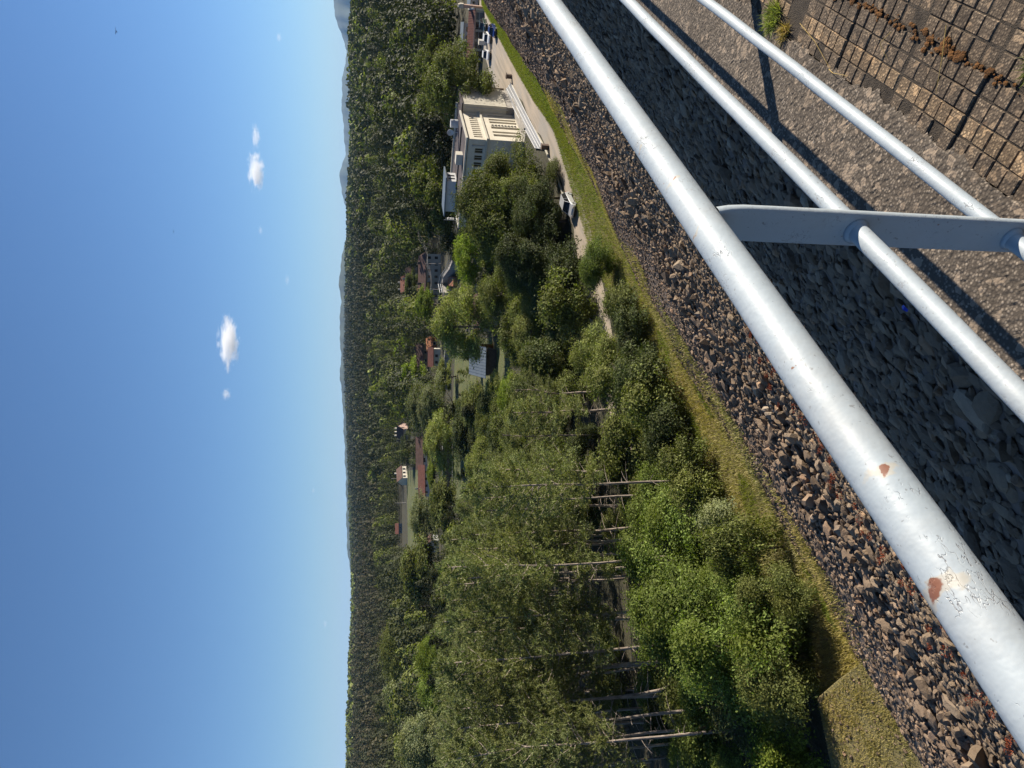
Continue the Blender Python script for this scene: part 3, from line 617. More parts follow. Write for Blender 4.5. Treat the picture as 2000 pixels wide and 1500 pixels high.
CAT = [
 ('near', 828, 155, 117.5, 118, 'mid', 'round leafy tree standing at the right end of the cream building'),
 ('broad', 838, 262, 158, 90, 'light', 'pale leafy tree behind the cream building with its tank'),
 ('broad', 845, 212, 165, 70, 'mid', 'leafy tree between the cream building roof and the round tree'),
 ('near', 946, 342, 84, 112, 'mid', 'dark leafy tree hiding the near corner of the cream building'),
 ('near', 890, 396, 81, 132, 'mid', 'tall dark walnut tree covering the long side of the cream building'),
 ('near', 914, 442, 77, 135, 'mid', 'large tree with pale tips above the silver car on the road'),
 ('near', 935, 400, 78, 110, 'mid', 'middle crown of the tree clump beside the cream building'),
 ('near', 1000, 430, 73, 95, 'dark', 'dark tree low in front of the tall walnut tree'),
 ('near', 985, 385, 76, 95, 'dark', 'second dark tree under the tall walnut tree by the road'),
 ('near', 970, 500, 71, 128, 'dark', 'deep green tree casting shade on the dirt road end'),
 ('near', 888, 500, 108, 108, 'bright', 'yellow green tree left of the large pale tipped tree'),
 ('near', 842, 640, 104, 120, 'light', 'tall pale green tree in front of the blue grey shed'),
 ('near', 868, 590, 118, 70, 'light', 'slender pale tree beside the pale hidden house'),
 ('near', 935, 575, 88, 95, 'mid', 'bushy tree in front of the pale hidden house'),
 ('near', 1000, 648, 76, 115, 'light', 'wide leafy tree with pale tips in the middle of the wood'),
 ('near', 1015, 705, 68, 100, 'mid', 'leafy tree standing where the pines begin'),
 ('shrub', 1040, 560, 69, 90, 'dark', 'dark bush on the shaded edge of the road'),
 ('shrub', 1060, 610, 62, 100, 'mid', 'leafy bush beside the last visible bend of the road'),
 ('shrub', 1082, 335, 77, 45, 'mid', 'small bush at the roadside next to the walkway end'),
 ('shrub', 1075, 530, 65, 80, 'dark', 'low dark bush at the road edge under the deep green tree'),
 ('ash', 1138, 520, 57, 95, 'ash', 'bright green sapling leaning over the end of the dirt road'),
 ('shrub', 1185, 590, 52, 80, 'mid', 'small dark shrub on the grass beside the sapling'),
 ('shrub', 1205, 635, 50, 80, 'dark', 'round dark shrub at the edge of the grass strip'),
 ('ash', 1120, 690, 55, 105, 'light', 'pale green young tree above the round dark shrub'),
 ('shrub', 1150, 745, 52, 100, 'mid', 'leafy bush below the slender pines'),
 ('shrub', 1205, 735, 46, 110, 'dark', 'broad bush hugging the grass strip edge'),
 ('shrub', 1225, 800, 44, 115, 'mid', 'round green bush in front of the blue road patch'),
 ('shrub', 1265, 850, 42, 100, 'dark', 'dark green bush at the narrow part of the grass strip'),
 ('shrub', 1295, 905, 40, 90, 'mid', 'green bush just before the tall bare pine trunk'),
 ('shrub', 1320, 965, 39, 95, 'light', 'pale bush left of the tall bare pine trunk'),
 ('shrub', 1370, 1010, 37, 80, 'grey', 'grey green bush next to the big ash tree'),
 ('ash', 1225, 1090, 41, 190, 'ash', 'big bright ash tree hanging over the yellow grass'),
 ('ash', 1240, 1205, 39, 210, 'ash', 'second bright ash tree with dark branches showing'),
 ('ash', 1320, 1290, 34, 200, 'ash', 'low bright ash tree above the mossy concrete slab'),
 ('ash', 1380, 1150, 36, 130, 'ash', 'shaded bush under the big ash tree'),
 ('shrub', 1440, 1250, 34, 90, 'mid', 'small grey leaved bush at the yellow grass edge'),
 ('shrub', 1385, 1070, 33, 90, 'mid', 'low bush at the yellow grass edge under the ash tree'),
 ('ash', 1440, 1175, 32, 130, 'mid', 'shaded bush where the yellow grass strip is narrowest'),
 ('ash', 1450, 1330, 32, 150, 'mid', 'dark bush close to the corner of the mossy headwall'),
 ('shrub', 1175, 875, 50, 110, 'mid', 'green bush hiding the blue road patch'),
 ('shrub', 1480, 1490, 34, 110, 'bright', 'bright bush in the corner beside the mossy slab'),
 ('shrub', 1400, 1390, 37, 130, 'dark', 'dark undergrowth bush behind the mossy slab'),
 ('near', 815, 800, 150, 125, 'grey', 'grey green willow beyond the field'),
 ('near', 830, 860, 138, 105, 'light', 'pale willow in front of the old masonry wall'),
 ('broad', 790, 790, 185, 70, 'grey', 'small grey willow behind the pale one'),
 ('near', 972, 782, 86, 90, 'bright', 'yellow green tree in front of the field'),
 ('near', 985, 840, 78, 110, 'light', 'light leafy tree among the first pines'),
 ('broad', 783, 748, 215, 80, 'bright', 'bright maple next to the brown roofed house'),
 ('broad', 850, 735, 160, 50, 'light', 'small tree on the road bank by the red roofed house'),
 ('broad', 767, 690, 265, 55, 'bright', 'yellow green tree behind the brown roofed house'),
 ('broad', 808, 595, 190, 60, 'bright', 'light green round tree at the end of the large house'),
 ('broad', 790, 565, 245, 60, 'mid', 'tree in front of the red tiled far houses'),
 ('broad', 780, 880, 300, 58, 'dark', 'round dark tree beside the cream gabled house'),
 ('broad', 824, 870, 200, 50, 'mid', 'round tree standing above the masonry wall'),
 ('broad', 832, 925, 190, 52, 'bright', 'bright round tree above the left part of the masonry wall'),
 ('near', 800, 1010, 180, 95, 'grey', 'grey green tree between the masonry wall and the white gable'),
 ('broad', 835, 985, 150, 90, 'mid', 'leafy tree at the left end of the masonry wall'),
 ('broad', 777, 1115, 175, 105, 'mid', 'big leafy tree left of the white gable'),
 ('near', 742, 1265, 225, 112, 'mid', 'broad leafy crown rising behind the pine wood'),
 ('broad', 750, 1352, 215, 75, 'grey', 'pale crown next to the broad one behind the pines'),
 ('near', 778, 1445, 150, 120, 'grey', 'pale leafy crown at the lower picture edge above the pines'),
 ('near', 812, 1285, 150, 80, 'bright', 'bright green low tree behind the pine tops'),
 ('near', 815, 1350, 150, 80, 'ash', 'second bright low tree behind the pine tops'),
 ('broad', 900, 800, 116, 95, 'mid', 'leafy tree standing in the field behind the yellow green one'),
 ('broad', 880, 845, 124, 80, 'dark', 'dark leafy tree at the far side of the field'),
 ('broad', 945, 765, 100, 60, 'light', 'pale young tree on the near side of the field'),
 ('broad', 905, 1010, 92, 80, 'mid', 'leafy tree rising among the right hand pines'),
 ('broad', 860, 1120, 115, 65, 'bright', 'small bright tree among the pine tops'),
]
for c in CAT[1:]: tpx(*c)
tree('near', 107.2, 36.6, 11.8, 13.5, 'mid', CAT[0][6])
SP = [(t[2], t[3]) for t in CAT]
# pine wood at the foot of the dam: hand placed stems first, then the rest of the wood
for (y, d, xt, lab) in ((945, 43, 905, 'tall pine with long bare trunk next to the green bushes'), (800, 56, 985, 'slender pine in front of the blue road patch'), (765, 60, 1000, 'thin dark pine right of the slender one'),
                        (1300, 47, 870, 'pine with pale straight trunk behind the bright ash trees'), (1450, 42, 865, 'pine with pale leaning trunk near the lower edge'), (1115, 47, 880, 'pine with bare stem left of the big ash tree top'), (1400, 44, 880, 'pine with forked pale trunk beside the leaning one'), (1055, 50, 900, 'pine with thin stem above the big ash tree')):
    X, Y, _ = pos(1200, y, d); zt = pos(xt, y, d)[2]; tree('pine', X, Y, zt, 4.2, 'pine', lab)
cnt = 0; pts = []
XT = lambda y: np.interp(y, [700, 760, 820, 900, 960, 1050, 1150, 1300, 1560], [1040, 1010, 985, 950, 900, 880, 855, 850, 850])
for _ in range(6000):
    y = random.uniform(740, 1570); d = math.sqrt(random.uniform(43**2, (62 if y < 900 else 84)**2)); X, Y, _z = pos(1000, y, d)
    if Y < 35 or any((X-a)**2+(Y-b)**2 < 2.5**2 for a, b in pts): continue
    if 34 < X < 60 and Y < 42: continue
    pts.append((X, Y)); zt = pos(float(XT(y))+random.uniform(-12, 40), y, d)[2]
    tree('pine', X, Y, min(16, max(7.5, zt)), random.uniform(3.3, 4.7), 'pine' if random.random() < .9 else 'grey', 'pine among many alike in the dense wood below the dam', 'pines of the wood at the foot of the dam')
    cnt += 1
    if cnt > 96: break
# understorey
cnt = 0
for _ in range(400):
    y = random.uniform(700, 1540); d = random.uniform(40, 60); X, Y, _z = pos(1200, y, d)
    if Y < 34 or (36 < X < 60 and Y < 42): continue
    tree('shrub', X, Y, random.uniform(1.2, 3.0), random.uniform(2.5, 4.2), random.choice(['dark', 'mid', 'ash']), 'low green bush in the undergrowth between the pine trunks', 'undergrowth bushes below the pines'); cnt += 1
    if cnt > 26: break
FILL = []
# valley and hillside trees
CLEAR = [(495, 590, 165, 215), (650, 730, 108, 125), (660, 715, 190, 240), (835, 970, 150, 180), (870, 965, 225, 245), (925, 1075, 300, 400), (1045, 1075, 200, 250), (830, 960, 340, 365), (535, 575, 262, 330), (590, 640, 100, 130), (640, 900, 90, 112)]
BL = [(85, 106.5, 33, 51), (100, 160, 25, 45), (55, 88, 25, 36)]
def blocked(X, Y):
    y = float(ycol(X, Y)); d = math.hypot(X, Y)
    return any(a < y < b and c < d < e for a, b, c, e in CLEAR) or any(a < X < b and c < Y < e for a, b, c, e in BL)
cand = []
for _ in range(60000):
    d = math.sqrt(random.uniform(88**2, 470**2)); y = random.uniform(-60, 1560)
    if 780 < y and d < 90+(0 if y < 950 else 15): continue
    if y < 620 and d < 112 and not (y > 540): continue
    X, Y, _z = pos(800, y, d)
    if Y < 38 or blocked(X, Y): continue
    if y < 480 and d < 128: continue
    cand.append((d, X, Y, y))
G = {}; keep = []
for c in cand:
    k = (int(c[1]//7.2), int(c[2]//7.2)); md = 5.2 if c[0] < 250 else 6.5
    if any((c[1]-e[1])**2+(c[2]-e[2])**2 < md*md for a in (-1, 0, 1) for b in (-1, 0, 1) for e in G.get((k[0]+a, k[1]+b), [])): continue
    G.setdefault(k, []).append(c); keep.append(c)
keep.sort(); NEARN = 150
PROT = [(783, 797, 903, 952, 350), (780, 793, 832, 862, 345), (816, 836, 918, 970, 232), (816, 836, 862, 918, 240), (832, 850, 838, 858, 205), (836, 862, 678, 714, 196), (815, 836, 674, 716, 232),
 (838, 858, 660, 688, 205), (920, 972, 674, 738, 113), (810, 855, 490, 586, 196), (765, 781, 544, 570, 300), (793, 807, 522, 550, 280), (770, 788, 1022, 1042, 400), (815, 858, 1042, 1078, 206),
 (922, 962, 588, 630, 112), (860, 888, 824, 974, 168), (855, 888, 652, 772, 180), (855, 905, 500, 578, 172), (795, 818, 925, 1075, 330), (885, 905, 880, 940, 128), (815, 850, 455, 475, 205)]
def projx(X, Y, Z):
    f = X*math.cos(AZ)+Y*math.sin(AZ); z = Z-CAMZ
    return 1000-F*(math.sin(PITCH)*f+math.cos(PITCH)*z)/(math.cos(PITCH)*f-math.sin(PITCH)*z)
def hides(X, Y, H, wd):
    y = float(ycol(X, Y)); d = math.hypot(X, Y); z = float(ground(X, Y)); t_ = projx(X, Y, z+H); hw = wd*.5*F/d
    return any(d < e+4 and y+hw > a2 and y-hw < b2 and t_ < b1 for (a1, b1, a2, b2, e) in PROT)
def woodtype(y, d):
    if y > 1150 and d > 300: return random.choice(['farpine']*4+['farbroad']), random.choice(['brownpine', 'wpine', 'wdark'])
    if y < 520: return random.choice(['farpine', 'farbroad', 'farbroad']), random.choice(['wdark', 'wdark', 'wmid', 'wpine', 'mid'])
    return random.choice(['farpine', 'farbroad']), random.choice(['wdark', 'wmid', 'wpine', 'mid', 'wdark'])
def xtmax(y): return np.interp(y, [0, 450, 520, 620, 900, 1100, 1180, 1500], [700, 700, 735, 740, 745, 740, 725, 725])
lim = {}
for (d, X, Y, y) in keep[:NEARN]:
    kd, mt = woodtype(y, d); H = random.uniform(7, 12.5)
    if 600 < y < 1050 and d < 200: H = random.uniform(4, 8)
    if y > 1050 and d < 200: H = random.uniform(6, 9.5)
    pine = kd == 'farpine'
    while hides(X, Y, H, H*.7) and H > 2: H *= .75
    if H <= 2.2: continue
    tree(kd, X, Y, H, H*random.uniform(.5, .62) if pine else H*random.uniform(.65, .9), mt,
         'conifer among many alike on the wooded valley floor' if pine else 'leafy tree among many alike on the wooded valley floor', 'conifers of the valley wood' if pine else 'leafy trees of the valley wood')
rd = np.array(rin); cnt = 0
for _ in range(4000):
    y = random.uniform(300, 1000); d = random.uniform(44, 112); X, Y, _z = pos(1050, y, d)
    if Y < np.interp(X, rd[:, 0], rd[:, 1])+2.6 or any(a < X < b and c < Y < e for a, b, c, e in BL) or any((X-a)**2+(Y-b)**2 < 2.6**2 for a, b in FILL): continue
    H = random.uniform(1.8, 5.0)
    if hides(X, Y, H, H*1.3): continue
    FILL.append((X, Y)); tree('shrub', X, Y, H, H*random.uniform(.9, 1.3), random.choice(['dark', 'mid', 'mid', 'light']), 'leafy bush filling the wood between the road and the field', 'bushes between the road and the field'); cnt += 1
    if cnt > 85: break
# everything farther: merged low-detail wood
def wood(name, items, per, leaf, label, mats):
    """items: X, Y, H, W, material index, conifer flag"""
    A = np.array(items); n = len(A); r = np.random.default_rng(len(items)); z = ground(A[:, 0], A[:, 1])
    con = A[:, 5:6] > .5; u = r.uniform(0, 1, (n, per)); a = r.uniform(0, 2*np.pi, (n, per))
    rad = np.where(con, (1-u)**.7*1.0+.06, np.sqrt(np.clip(1-(u*1.7-.75)**2, .03, 1)))*A[:, 3:4]*.5*r.uniform(.65, 1.1, (n, per))*(1+.25*np.sin(a*3+A[:, 0:1]))
    C = np.stack([A[:, 0:1]+rad*np.cos(a), A[:, 1:2]+rad*np.sin(a), z[:, None]+A[:, 2:3]*(.1+.9*u)], -1).reshape(-1, 3)
    od = np.stack([np.cos(a), np.sin(a), u*1.2-.2], -1).reshape(-1, 3); sz = np.repeat(A[:, 3]*leaf, per)
    V, Q = leaves_at(C, sz, r, .5, .7, od) if False else leaves_at2(C, sz, r, od)
    return V, Q, np.repeat(A[:, 4].astype(np.int32), per)
def leaves_at2(C, size, r, out):
    n = len(C); nn = r.normal(size=(n, 3))*.42+out*1.1; nn[:, 2] += .3; nn /= np.linalg.norm(nn, axis=1)[:, None]
    a = np.cross(nn, r.normal(size=(n, 3))); a /= np.linalg.norm(a, axis=1)[:, None]; b = np.cross(nn, a); s = (size*r.uniform(.6, 1.3, n))[:, None]; a = a*s; b = b*s*.7
    V = np.stack([C-a, C-b+nn*s*.15, C+a, C+b+nn*s*.15], 1).reshape(-1, 3); return V, np.arange(n*4).reshape(n, 4)
MI = ['wdark', 'wmid', 'wpine', 'brownpine', 'mid', 'light']
def mk(lst, per, leaf):
    V, Q, mi = wood('w', lst, per, leaf, '', None); return V, Q, mi
l0 = []
for (d, X, Y, y) in keep[NEARN:]:
    kd, mt = woodtype(y, d); H = random.uniform(8, 14)
    while hides(X, Y, H, H*.7) and H > 2.5: H *= .75
    if H <= 2.5: continue
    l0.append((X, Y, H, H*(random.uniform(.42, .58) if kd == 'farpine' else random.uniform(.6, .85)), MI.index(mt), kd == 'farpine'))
def ring(d0, d1, n, hs):
    r = np.random.default_rng(int(d0)); d = np.sqrt(r.uniform(d0**2, d1**2, n)); y = r.uniform(-60, 1560, n); out = []
    for dd, yy_ in zip(d, y):
        dr = np.interp(yy_, YC, DRC)
        if dd > dr+60: continue
        X, Y, _z = pos(800, yy_, dd)
        if blocked(X, Y): continue
        h = hs*r.uniform(.7, 1.25); q = math.sin(X*.011+1)*math.sin(Y*.013)+math.sin(X*.004-Y*.006)+r.normal()*.4
        green = (yy_ > 1080 and dd > dr*.62); con = (not green) and (q < .5 or yy_ > 1100)
        mi = 5 if green and r.uniform() < .5 else (1 if green else (r.choice([2, 3, 3, 0]) if con and yy_ > 1000 else (r.choice([0, 2, 0, 3]) if con else r.choice([0, 1, 1, 4]))))
        out.append((X, Y, h, h*(r.uniform(.38, .5) if con else r.uniform(.65, .95)), mi, con))
    return out
Vs = []; Qs = []; Ms = []; o_ = 0
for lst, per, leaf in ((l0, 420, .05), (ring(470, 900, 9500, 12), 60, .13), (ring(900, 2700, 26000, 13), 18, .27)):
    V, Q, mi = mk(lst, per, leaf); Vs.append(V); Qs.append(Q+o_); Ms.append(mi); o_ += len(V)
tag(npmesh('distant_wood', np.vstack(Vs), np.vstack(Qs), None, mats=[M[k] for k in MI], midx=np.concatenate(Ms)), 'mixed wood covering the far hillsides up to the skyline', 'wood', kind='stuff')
for q in protos: bpy.data.objects.remove(q)
exec_buildings = True

# ------------------------------------------------------------------ buildings
def window(parent, x0, x1, z0, z1, y, face, depth=.06, fr=None, t=.06):
    """window on a wall: face 'y-' means the wall plane y=const looking towards -Y; 'x-' a plane x=const"""
    a = MB(); g = MB()
    def bx(m, u0, w0, u1, w1, p, q):
        if face == 'y-': m.box(u0, y-q, w0, u1, y-p, w1)
        elif face == 'y+': m.box(u0, y+p, w0, u1, y+q, w1)
        elif face == 'x-': m.box(y-q, u0, w0, y-p, u1, w1)
        else: m.box(y+p, u0, w0, y+q, u1, w1)
    bx(a, x0, z0, x1, z0+t, -.02, depth); bx(a, x0, z1-t, x1, z1, -.02, depth)
    bx(a, x0, z0+t, x0+t, z1-t, -.02, depth); bx(a, x1-t, z0+t, x1, z1-t, -.02, depth)
    f = a.build('window', fr or M['white'], parent); bx(g, x0+t, z0+t, x1-t, z1-t, -.02, depth*.3); g.build('pane', M['glass'], f); return f

# main cream building (axis aligned with the dam)
B = empty('cream_building', (0, 0, 0)); tag(B, 'cream two storey industrial building with a dark flat roof beside the dirt road', 'building')
wl = MB(); X0, X1, Y0, Y1, H1 = 88.6, 100.7, 36.4, 48.8, 7.35
wl.box(X0+.25, Y0+.3, -.6, X1, Y1, H1-.2)                      # core
# front skin with openings: lower storey
fy0, fy1 = Y0, Y0+.302
LS = [(89.8, 90.45), (90.85, 91.4), (92.25, 92.95), (94.05, 94.65), (94.95, 95.5), (96.3, 96.85)]
edges = [X0]+[q for s in LS for q in s]+[97.4]
for k in range(0, len(edges), 2): wl.box(edges[k], fy0, .1, edges[k+1], fy1, 3.75)
wl.box(X0, fy0, 3.75, 97.4, fy1, 4.62); wl.box(X0, fy0, -.6, 97.4, fy1, .1)
US = [(89.25+.645*k, 89.25+.645*k+.36) for k in range(12)]; edges = [X0]+[q for s in US for q in s]+[97.4]
for k in range(0, len(edges), 2): wl.box(edges[k], fy0+.06, 5.25, edges[k+1], fy1, 6.35)
wl.box(X0, fy0+.06, 4.85, 97.4, fy1, 5.25); wl.box(X0, fy0+.06, 6.35, 97.4, fy1, H1-.2)
# long side skin (towards -X)
sx0, sx1 = X0, X0+.252
SW = [(37.65+.93*k, 37.65+.93*k+.62) for k in range(11)]; edges = [Y0+.302]+[q for s in SW for q in s]+[Y1]
for k in range(0, len(edges), 2): wl.box(sx0, edges[k], 5.15, sx1, edges[k+1], 6.2)
wl.box(sx0, Y0+.302, -.6, sx1, Y1, 5.15); wl.box(sx0, Y0+.302, 6.2, sx1, Y1, H1-.2)
wl.build('wall', M['cream'], B)
for a, b in LS: MB().box(a+.003, Y0+.24, .1, b-.003, Y0+.29, 3.75).build('window', M['glass'], B)
for a, b in US: MB().box(a+.003, Y0+.25, 5.25, b-.003, Y0+.29, 6.35).build('window', M['glass'], B)
for a, b in SW:
    fo = MB().box(X0+.1, a+.003, 5.15, X0+.16, b-.003, 5.2).box(X0+.1, a+.003, 6.15, X0+.16, b-.003, 6.197).box(X0+.1, (a+b)/2-.02, 5.2, X0+.16, (a+b)/2+.02, 6.15).build('window', M['white'], B)
    MB().box(X0+.17, a+.003, 5.153, X0+.2, b-.003, 6.197).build('pane', M['glass'], fo)
m = MB()
for k in range(8): z = .35+.43*k; m.add([(93.05, Y0-.05, z), (93.55, Y0-.05, z), (93.3, Y0-.05, z+.33), (93.05, Y0-.002, z), (93.55, Y0-.002, z), (93.3, Y0-.002, z+.33)], [(0, 1, 2), (3, 5, 4), (0, 3, 4, 1), (1, 4, 5, 2), (2, 5, 3, 0)])
m.build('triangle_openings', M['black'], B)
MB().box(X0-.22, Y0-.22, 4.62, 97.38, Y0+.1, 4.85).box(X0-.22, Y0+.1, 4.62, X0+.1, Y1, 4.85).build('ledge', M['cream2'], B)
rf = MB().box(X0-.12, Y0-.1, H1-.2, X1+.12, Y1+.1, H1-.02).build('roof', M['roofdark'], B)
MB().box(X0-.16, Y0-.14, H1-.12, X0+.1, Y1+.14, H1+.1).box(X0+.1, Y0-.14, H1-.12, 97.4, Y0+.12, H1+.1).box(X1-.1, Y0+.1, H1-.12, X1+.16, Y1+.14, H1+.22).box(X0+.1, Y1-.1, H1-.12, X1-.1, Y1+.14, H1+.1).build('parapet', M['cream2'], rf)
m = MB().box(94, 37.2, H1-.02, 94.2, 46, H1+.12); m.build('roof_seam', M['black'], rf)
m = MB()
for k in range(5): m.box(97.4+.003, 35.36, 0, 97.4+.004, 35.37, .01)
an = MB(); x = 97.4
for k in range(28): an.box(97.4+.243*k, 35.36+.02*(k % 2), 1.1, 97.4+.243*(k+1), 36.4, 7.0)
an.box(97.4, 36.4, 1.1, 104.2, 40.5, 7.0); an.build('annex', M['cream2'], B)
MB().box(97.55, 35.5, -.5, 104.1, 40.3, 1.1).build('annex_base', M['greyconc'], B)
MB().slab([(97.2, 35.2, 7.2), (104.4, 35.2, 7.2), (104.4, 40.7, 7.2), (97.2, 40.7, 7.2)], .17).build('annex_roof', M['roofdark'], B)
MB().tube([(97.3, 35.75, 6.6), (97.3, 35.75, .9)], .05).tube([(X0-.07, 37.25, 6.6), (X0-.07, 37.25, 5.0)], .05).tube([(X0-.3, 37.25, 6.5), (X0-.07, 37.25, 6.6)], .05).build('drainpipe', M['steel'], B)
MB().box(90.8, 39.6, H1-.02, 91.9, 41.0, H1+.85).build('roof_vent', M['cream2'], B)
tk = MB().tube([(98.6, 38.6, H1-.02), (98.6, 38.6, H1+1.0)], .55, 20).build('roof_tank', M['white'], B, smooth=False)
m = MB(); ringp = []
for rr_, yy2 in ((.06, .18), (.25, .12), (.45, .0)):
    ringp.append([(97.6+yy2, 39.5+rr_*math.cos(a), H1+1.05+rr_*math.sin(a)) for a in [k*math.pi/8 for k in range(16)]])
v = [p for r_ in ringp for p in r_]+[(p[0]+.03, p[1], p[2]) for r_ in ringp for p in r_]
m.add(v, [(i*16+k, i*16+(k+1) % 16, (i+1)*16+(k+1) % 16, (i+1)*16+k) for i in (0, 1) for k in range(16)]+[(48+i*16+k, 48+(i+1)*16+k, 48+(i+1)*16+(k+1) % 16, 48+i*16+(k+1) % 16) for i in (0, 1) for k in range(16)]+[(32+k, 80+k, 80+(k+1) % 16, 32+(k+1) % 16) for k in range(16)])
m.tube([(97.8, 39.5, H1-.02), (97.8, 39.5, H1+1.0)], .03, 6); m.build('satellite_dish', M['white'], B)
ph = MB().box(94.3, 45.0, H1-.02, 97.0, 49.6, H1+1.35).build('penthouse', M['white'], B)
MB().slab([(93.9, 44.3, H1+1.62), (97.4, 44.3, H1+1.62), (97.4, 50.2, H1+1.5), (93.9, 50.2, H1+1.5)], .18).build('penthouse_roof', M['bluemetal'], ph)
MB().box(95.0, 44.96, H1+.2, 95.3, 44.998, H1+1.1).box(95.9, 44.96, H1+.2, 96.2, 44.998, H1+1.1).build('penthouse_window', M['glass'], ph)
m = MB().tube([(90, 48.6, H1), (90, 48.6, H1+1.9)], .03, 6).tube([(91, 48.9, H1), (91, 48.9, H1+1.6)], .025, 6)
for k in range(5): m.tube([(90.7, 48.9, H1+.5+.2*k), (91.3, 48.9, H1+.5+.2*k)], .02, 5)
m.build('antenna', M['steel'], B)
# front terrace wall between building and grating
MB().box(88.4, 34.55, -.5, 98.6, 34.8, .35).box(88.4, 34.8, -.5, 98.6, 36.38, .05).build('terrace', M['greyconc'], B)
# grating walkway
gw = empty('grating_walkway', (0, 0, 0)); tag(gw, 'grey steel grating walkway along the road in front of the cream building', 'walkway')
pa, pb, pc, pd = Vector((77.2, 32.4)), Vector((81.6, 34.2)), Vector((105.5, 36.1)), Vector((101.8, 33.6))
m = MB(); n = 44
for k in range(n):
    s0, s1 = k/n, (k+.93)/n; a0 = pa.lerp(pd, s0); a1 = pa.lerp(pd, s1); b0 = pb.lerp(pc, s0); b1 = pb.lerp(pc, s1)
    m.slab([(a0.x, a0.y, .16), (a1.x, a1.y, .16), (b1.x, b1.y, .16), (b0.x, b0.y, .16)], .05)
m.build('grating', M['steel'], gw)
m = MB()
for s in (.0, .32, .62, 1.0): a = pa.lerp(pb, s); b = pd.lerp(pc, s); m.tube([(a.x, a.y, .18), (b.x, b.y, .18)], .035, 6)
m.build('beam', M['white'], gw)
m = MB().box(76.6, 31.6, 0, 77.2, 32.2, .8).box(102.0, 32.6, 0, 102.6, 33.2, .8)
for o, (a, b) in enumerate((((76.2, 31.7), 0), ((102.2, 32.9), 0))):
    q = MB().box(a[0]-.25, a[1]-.25, 0, a[0]+.25, a[1]+.25, .75).box(a[0]-.3, a[1]-.3, .75, a[0]+.3, a[1]+.3, .85).build('gate_pillar', M['oldstone'])
    tag(q, ['small dark stone pillar at the near end of the grating walkway', 'small dark stone pillar at the far end of the grating walkway'][o], 'pillar')
kb = MB(); pts_ = [(64, 33.1), (70, 32.4), (78, 32.35), (88, 33.1), (101, 33.55)]
for a, b in zip(pts_[:-1], pts_[1:]): kb.add([(a[0], a[1], 0), (b[0], b[1], 0), (b[0], b[1]+.12, 0), (a[0], a[1]+.12, 0), (a[0], a[1], .15), (b[0], b[1], .15), (b[0], b[1]+.12, .15), (a[0], a[1]+.12, .15)], [(4, 5, 6, 7), (0, 1, 5, 4), (2, 3, 7, 6), (0, 4, 7, 3), (1, 2, 6, 5)])
tag(kb.build('kerb', M['cream2']), kind='structure')

def house(name, label, x, y, d, az, L, Wd, Hh, rise, wall, roofm, wins=(), chim=(), gabwin=False, z=None, over=.35, cat='house'):
    """gabled house; local x along the ridge, az = world angle of the ridge, base centre on the sight column y at distance d"""
    X, Y, _ = pos(x, y, d); zz_ = float(ground(X, Y)) if z is None else z
    e = empty(name, (X, Y, zz_), az); tag(e, label, cat)
    l, w2 = L/2, Wd/2; m = MB()
    m.add([(-l, -w2, -1), (l, -w2, -1), (l, w2, -1), (-l, w2, -1), (-l, -w2, Hh), (l, -w2, Hh), (l, w2, Hh), (-l, w2, Hh), (-l, 0, Hh+rise), (l, 0, Hh+rise)],
          [(0, 1, 5, 4), (2, 3, 7, 6), (1, 2, 6, 9, 5), (3, 0, 4, 8, 7), (0, 3, 2, 1)]); m.build('wall', M[wall], e)
    k = rise/w2; r_ = MB(); o = over
    r_.slab([(-l-o, -w2-o, Hh-k*o+.12), (l+o, -w2-o, Hh-k*o+.12), (l+o, 0, Hh+rise+.12), (-l-o, 0, Hh+rise+.12)], .11)
    r_.slab([(l+o, w2+o, Hh-k*o+.12), (-l-o, w2+o, Hh-k*o+.12), (-l-o, 0, Hh+rise+.12), (l+o, 0, Hh+rise+.12)], .11); rf = r_.build('roof', M[roofm], e)
    for (cx, cy) in chim: MB().box(cx-.3, cy-.3, Hh, cx+.3, cy+.3, Hh+rise+1.0).build('chimney', M['cream2'], rf)
    for (u0, u1, z0, z1, side) in wins:
        if side == 'f': window(e, u0, u1, z0, z1, -w2, 'y-')
        elif side == 'l': window(e, u0, u1, z0, z1, -l, 'x-')
    return e
# ridge direction so that local -y looks at the camera
def facing(y): return math.atan2(pos(800, y, 1)[1], pos(800, y, 1)[0])-math.pi/2
def W(n, x0, step, w_, z0, z1): return [(x0+k*step, x0+k*step+w_, z0, z1, 'f') for k in range(n)]
house('gabled_house', 'white house with brown roof and cream gable on the far green bank', 788, 929, 350, facing(929)+.75, 7.5, 5, 2.7, 2.0, 'cream', 'browntile', W(3, -3.2, 2.3, 1.1, .7, 2.0), [(2, .6)])
house('brown_house', 'small brown roofed house with white edged gable and three chimneys', 792, 846, 345, facing(846)-.6, 8, 5, 2.4, 2.4, 'pink', 'browntile', (), [(-2, 1), (0, 1), (2, 1)])
house('long_house', 'long low house with faded red tile roof above the masonry wall', 832, 940, 232, facing(940), 9.5, 4.5, 1.5, 1.7, 'white', 'redtile', W(4, -3.9, 2.1, .9, .5, 1.3), [(-2.2, .3)])
house('long_barn', 'long dark brown roofed barn with white wall patches', 831, 885, 240, facing(885), 10, 5, 1.4, 1.9, 'white', 'browntile', W(2, -3, 3.0, 1.6, .4, 1.2))
house('shed', 'dark brown roofed shed behind the pale willow', 846, 846, 205, facing(846), 3.6, 4, 1.5, 1.8, 'wood', 'browntile', [(-.8, .2, .3, 1.1, 'f')])
house('red_house', 'small house with bright red roof beside the road bank', 853, 697, 196, facing(697)-.1, 4.6, 3.6, 2.0, 1.1, 'cream2', 'redtile', W(2, -1.7, 1.7, .9, .6, 1.5))
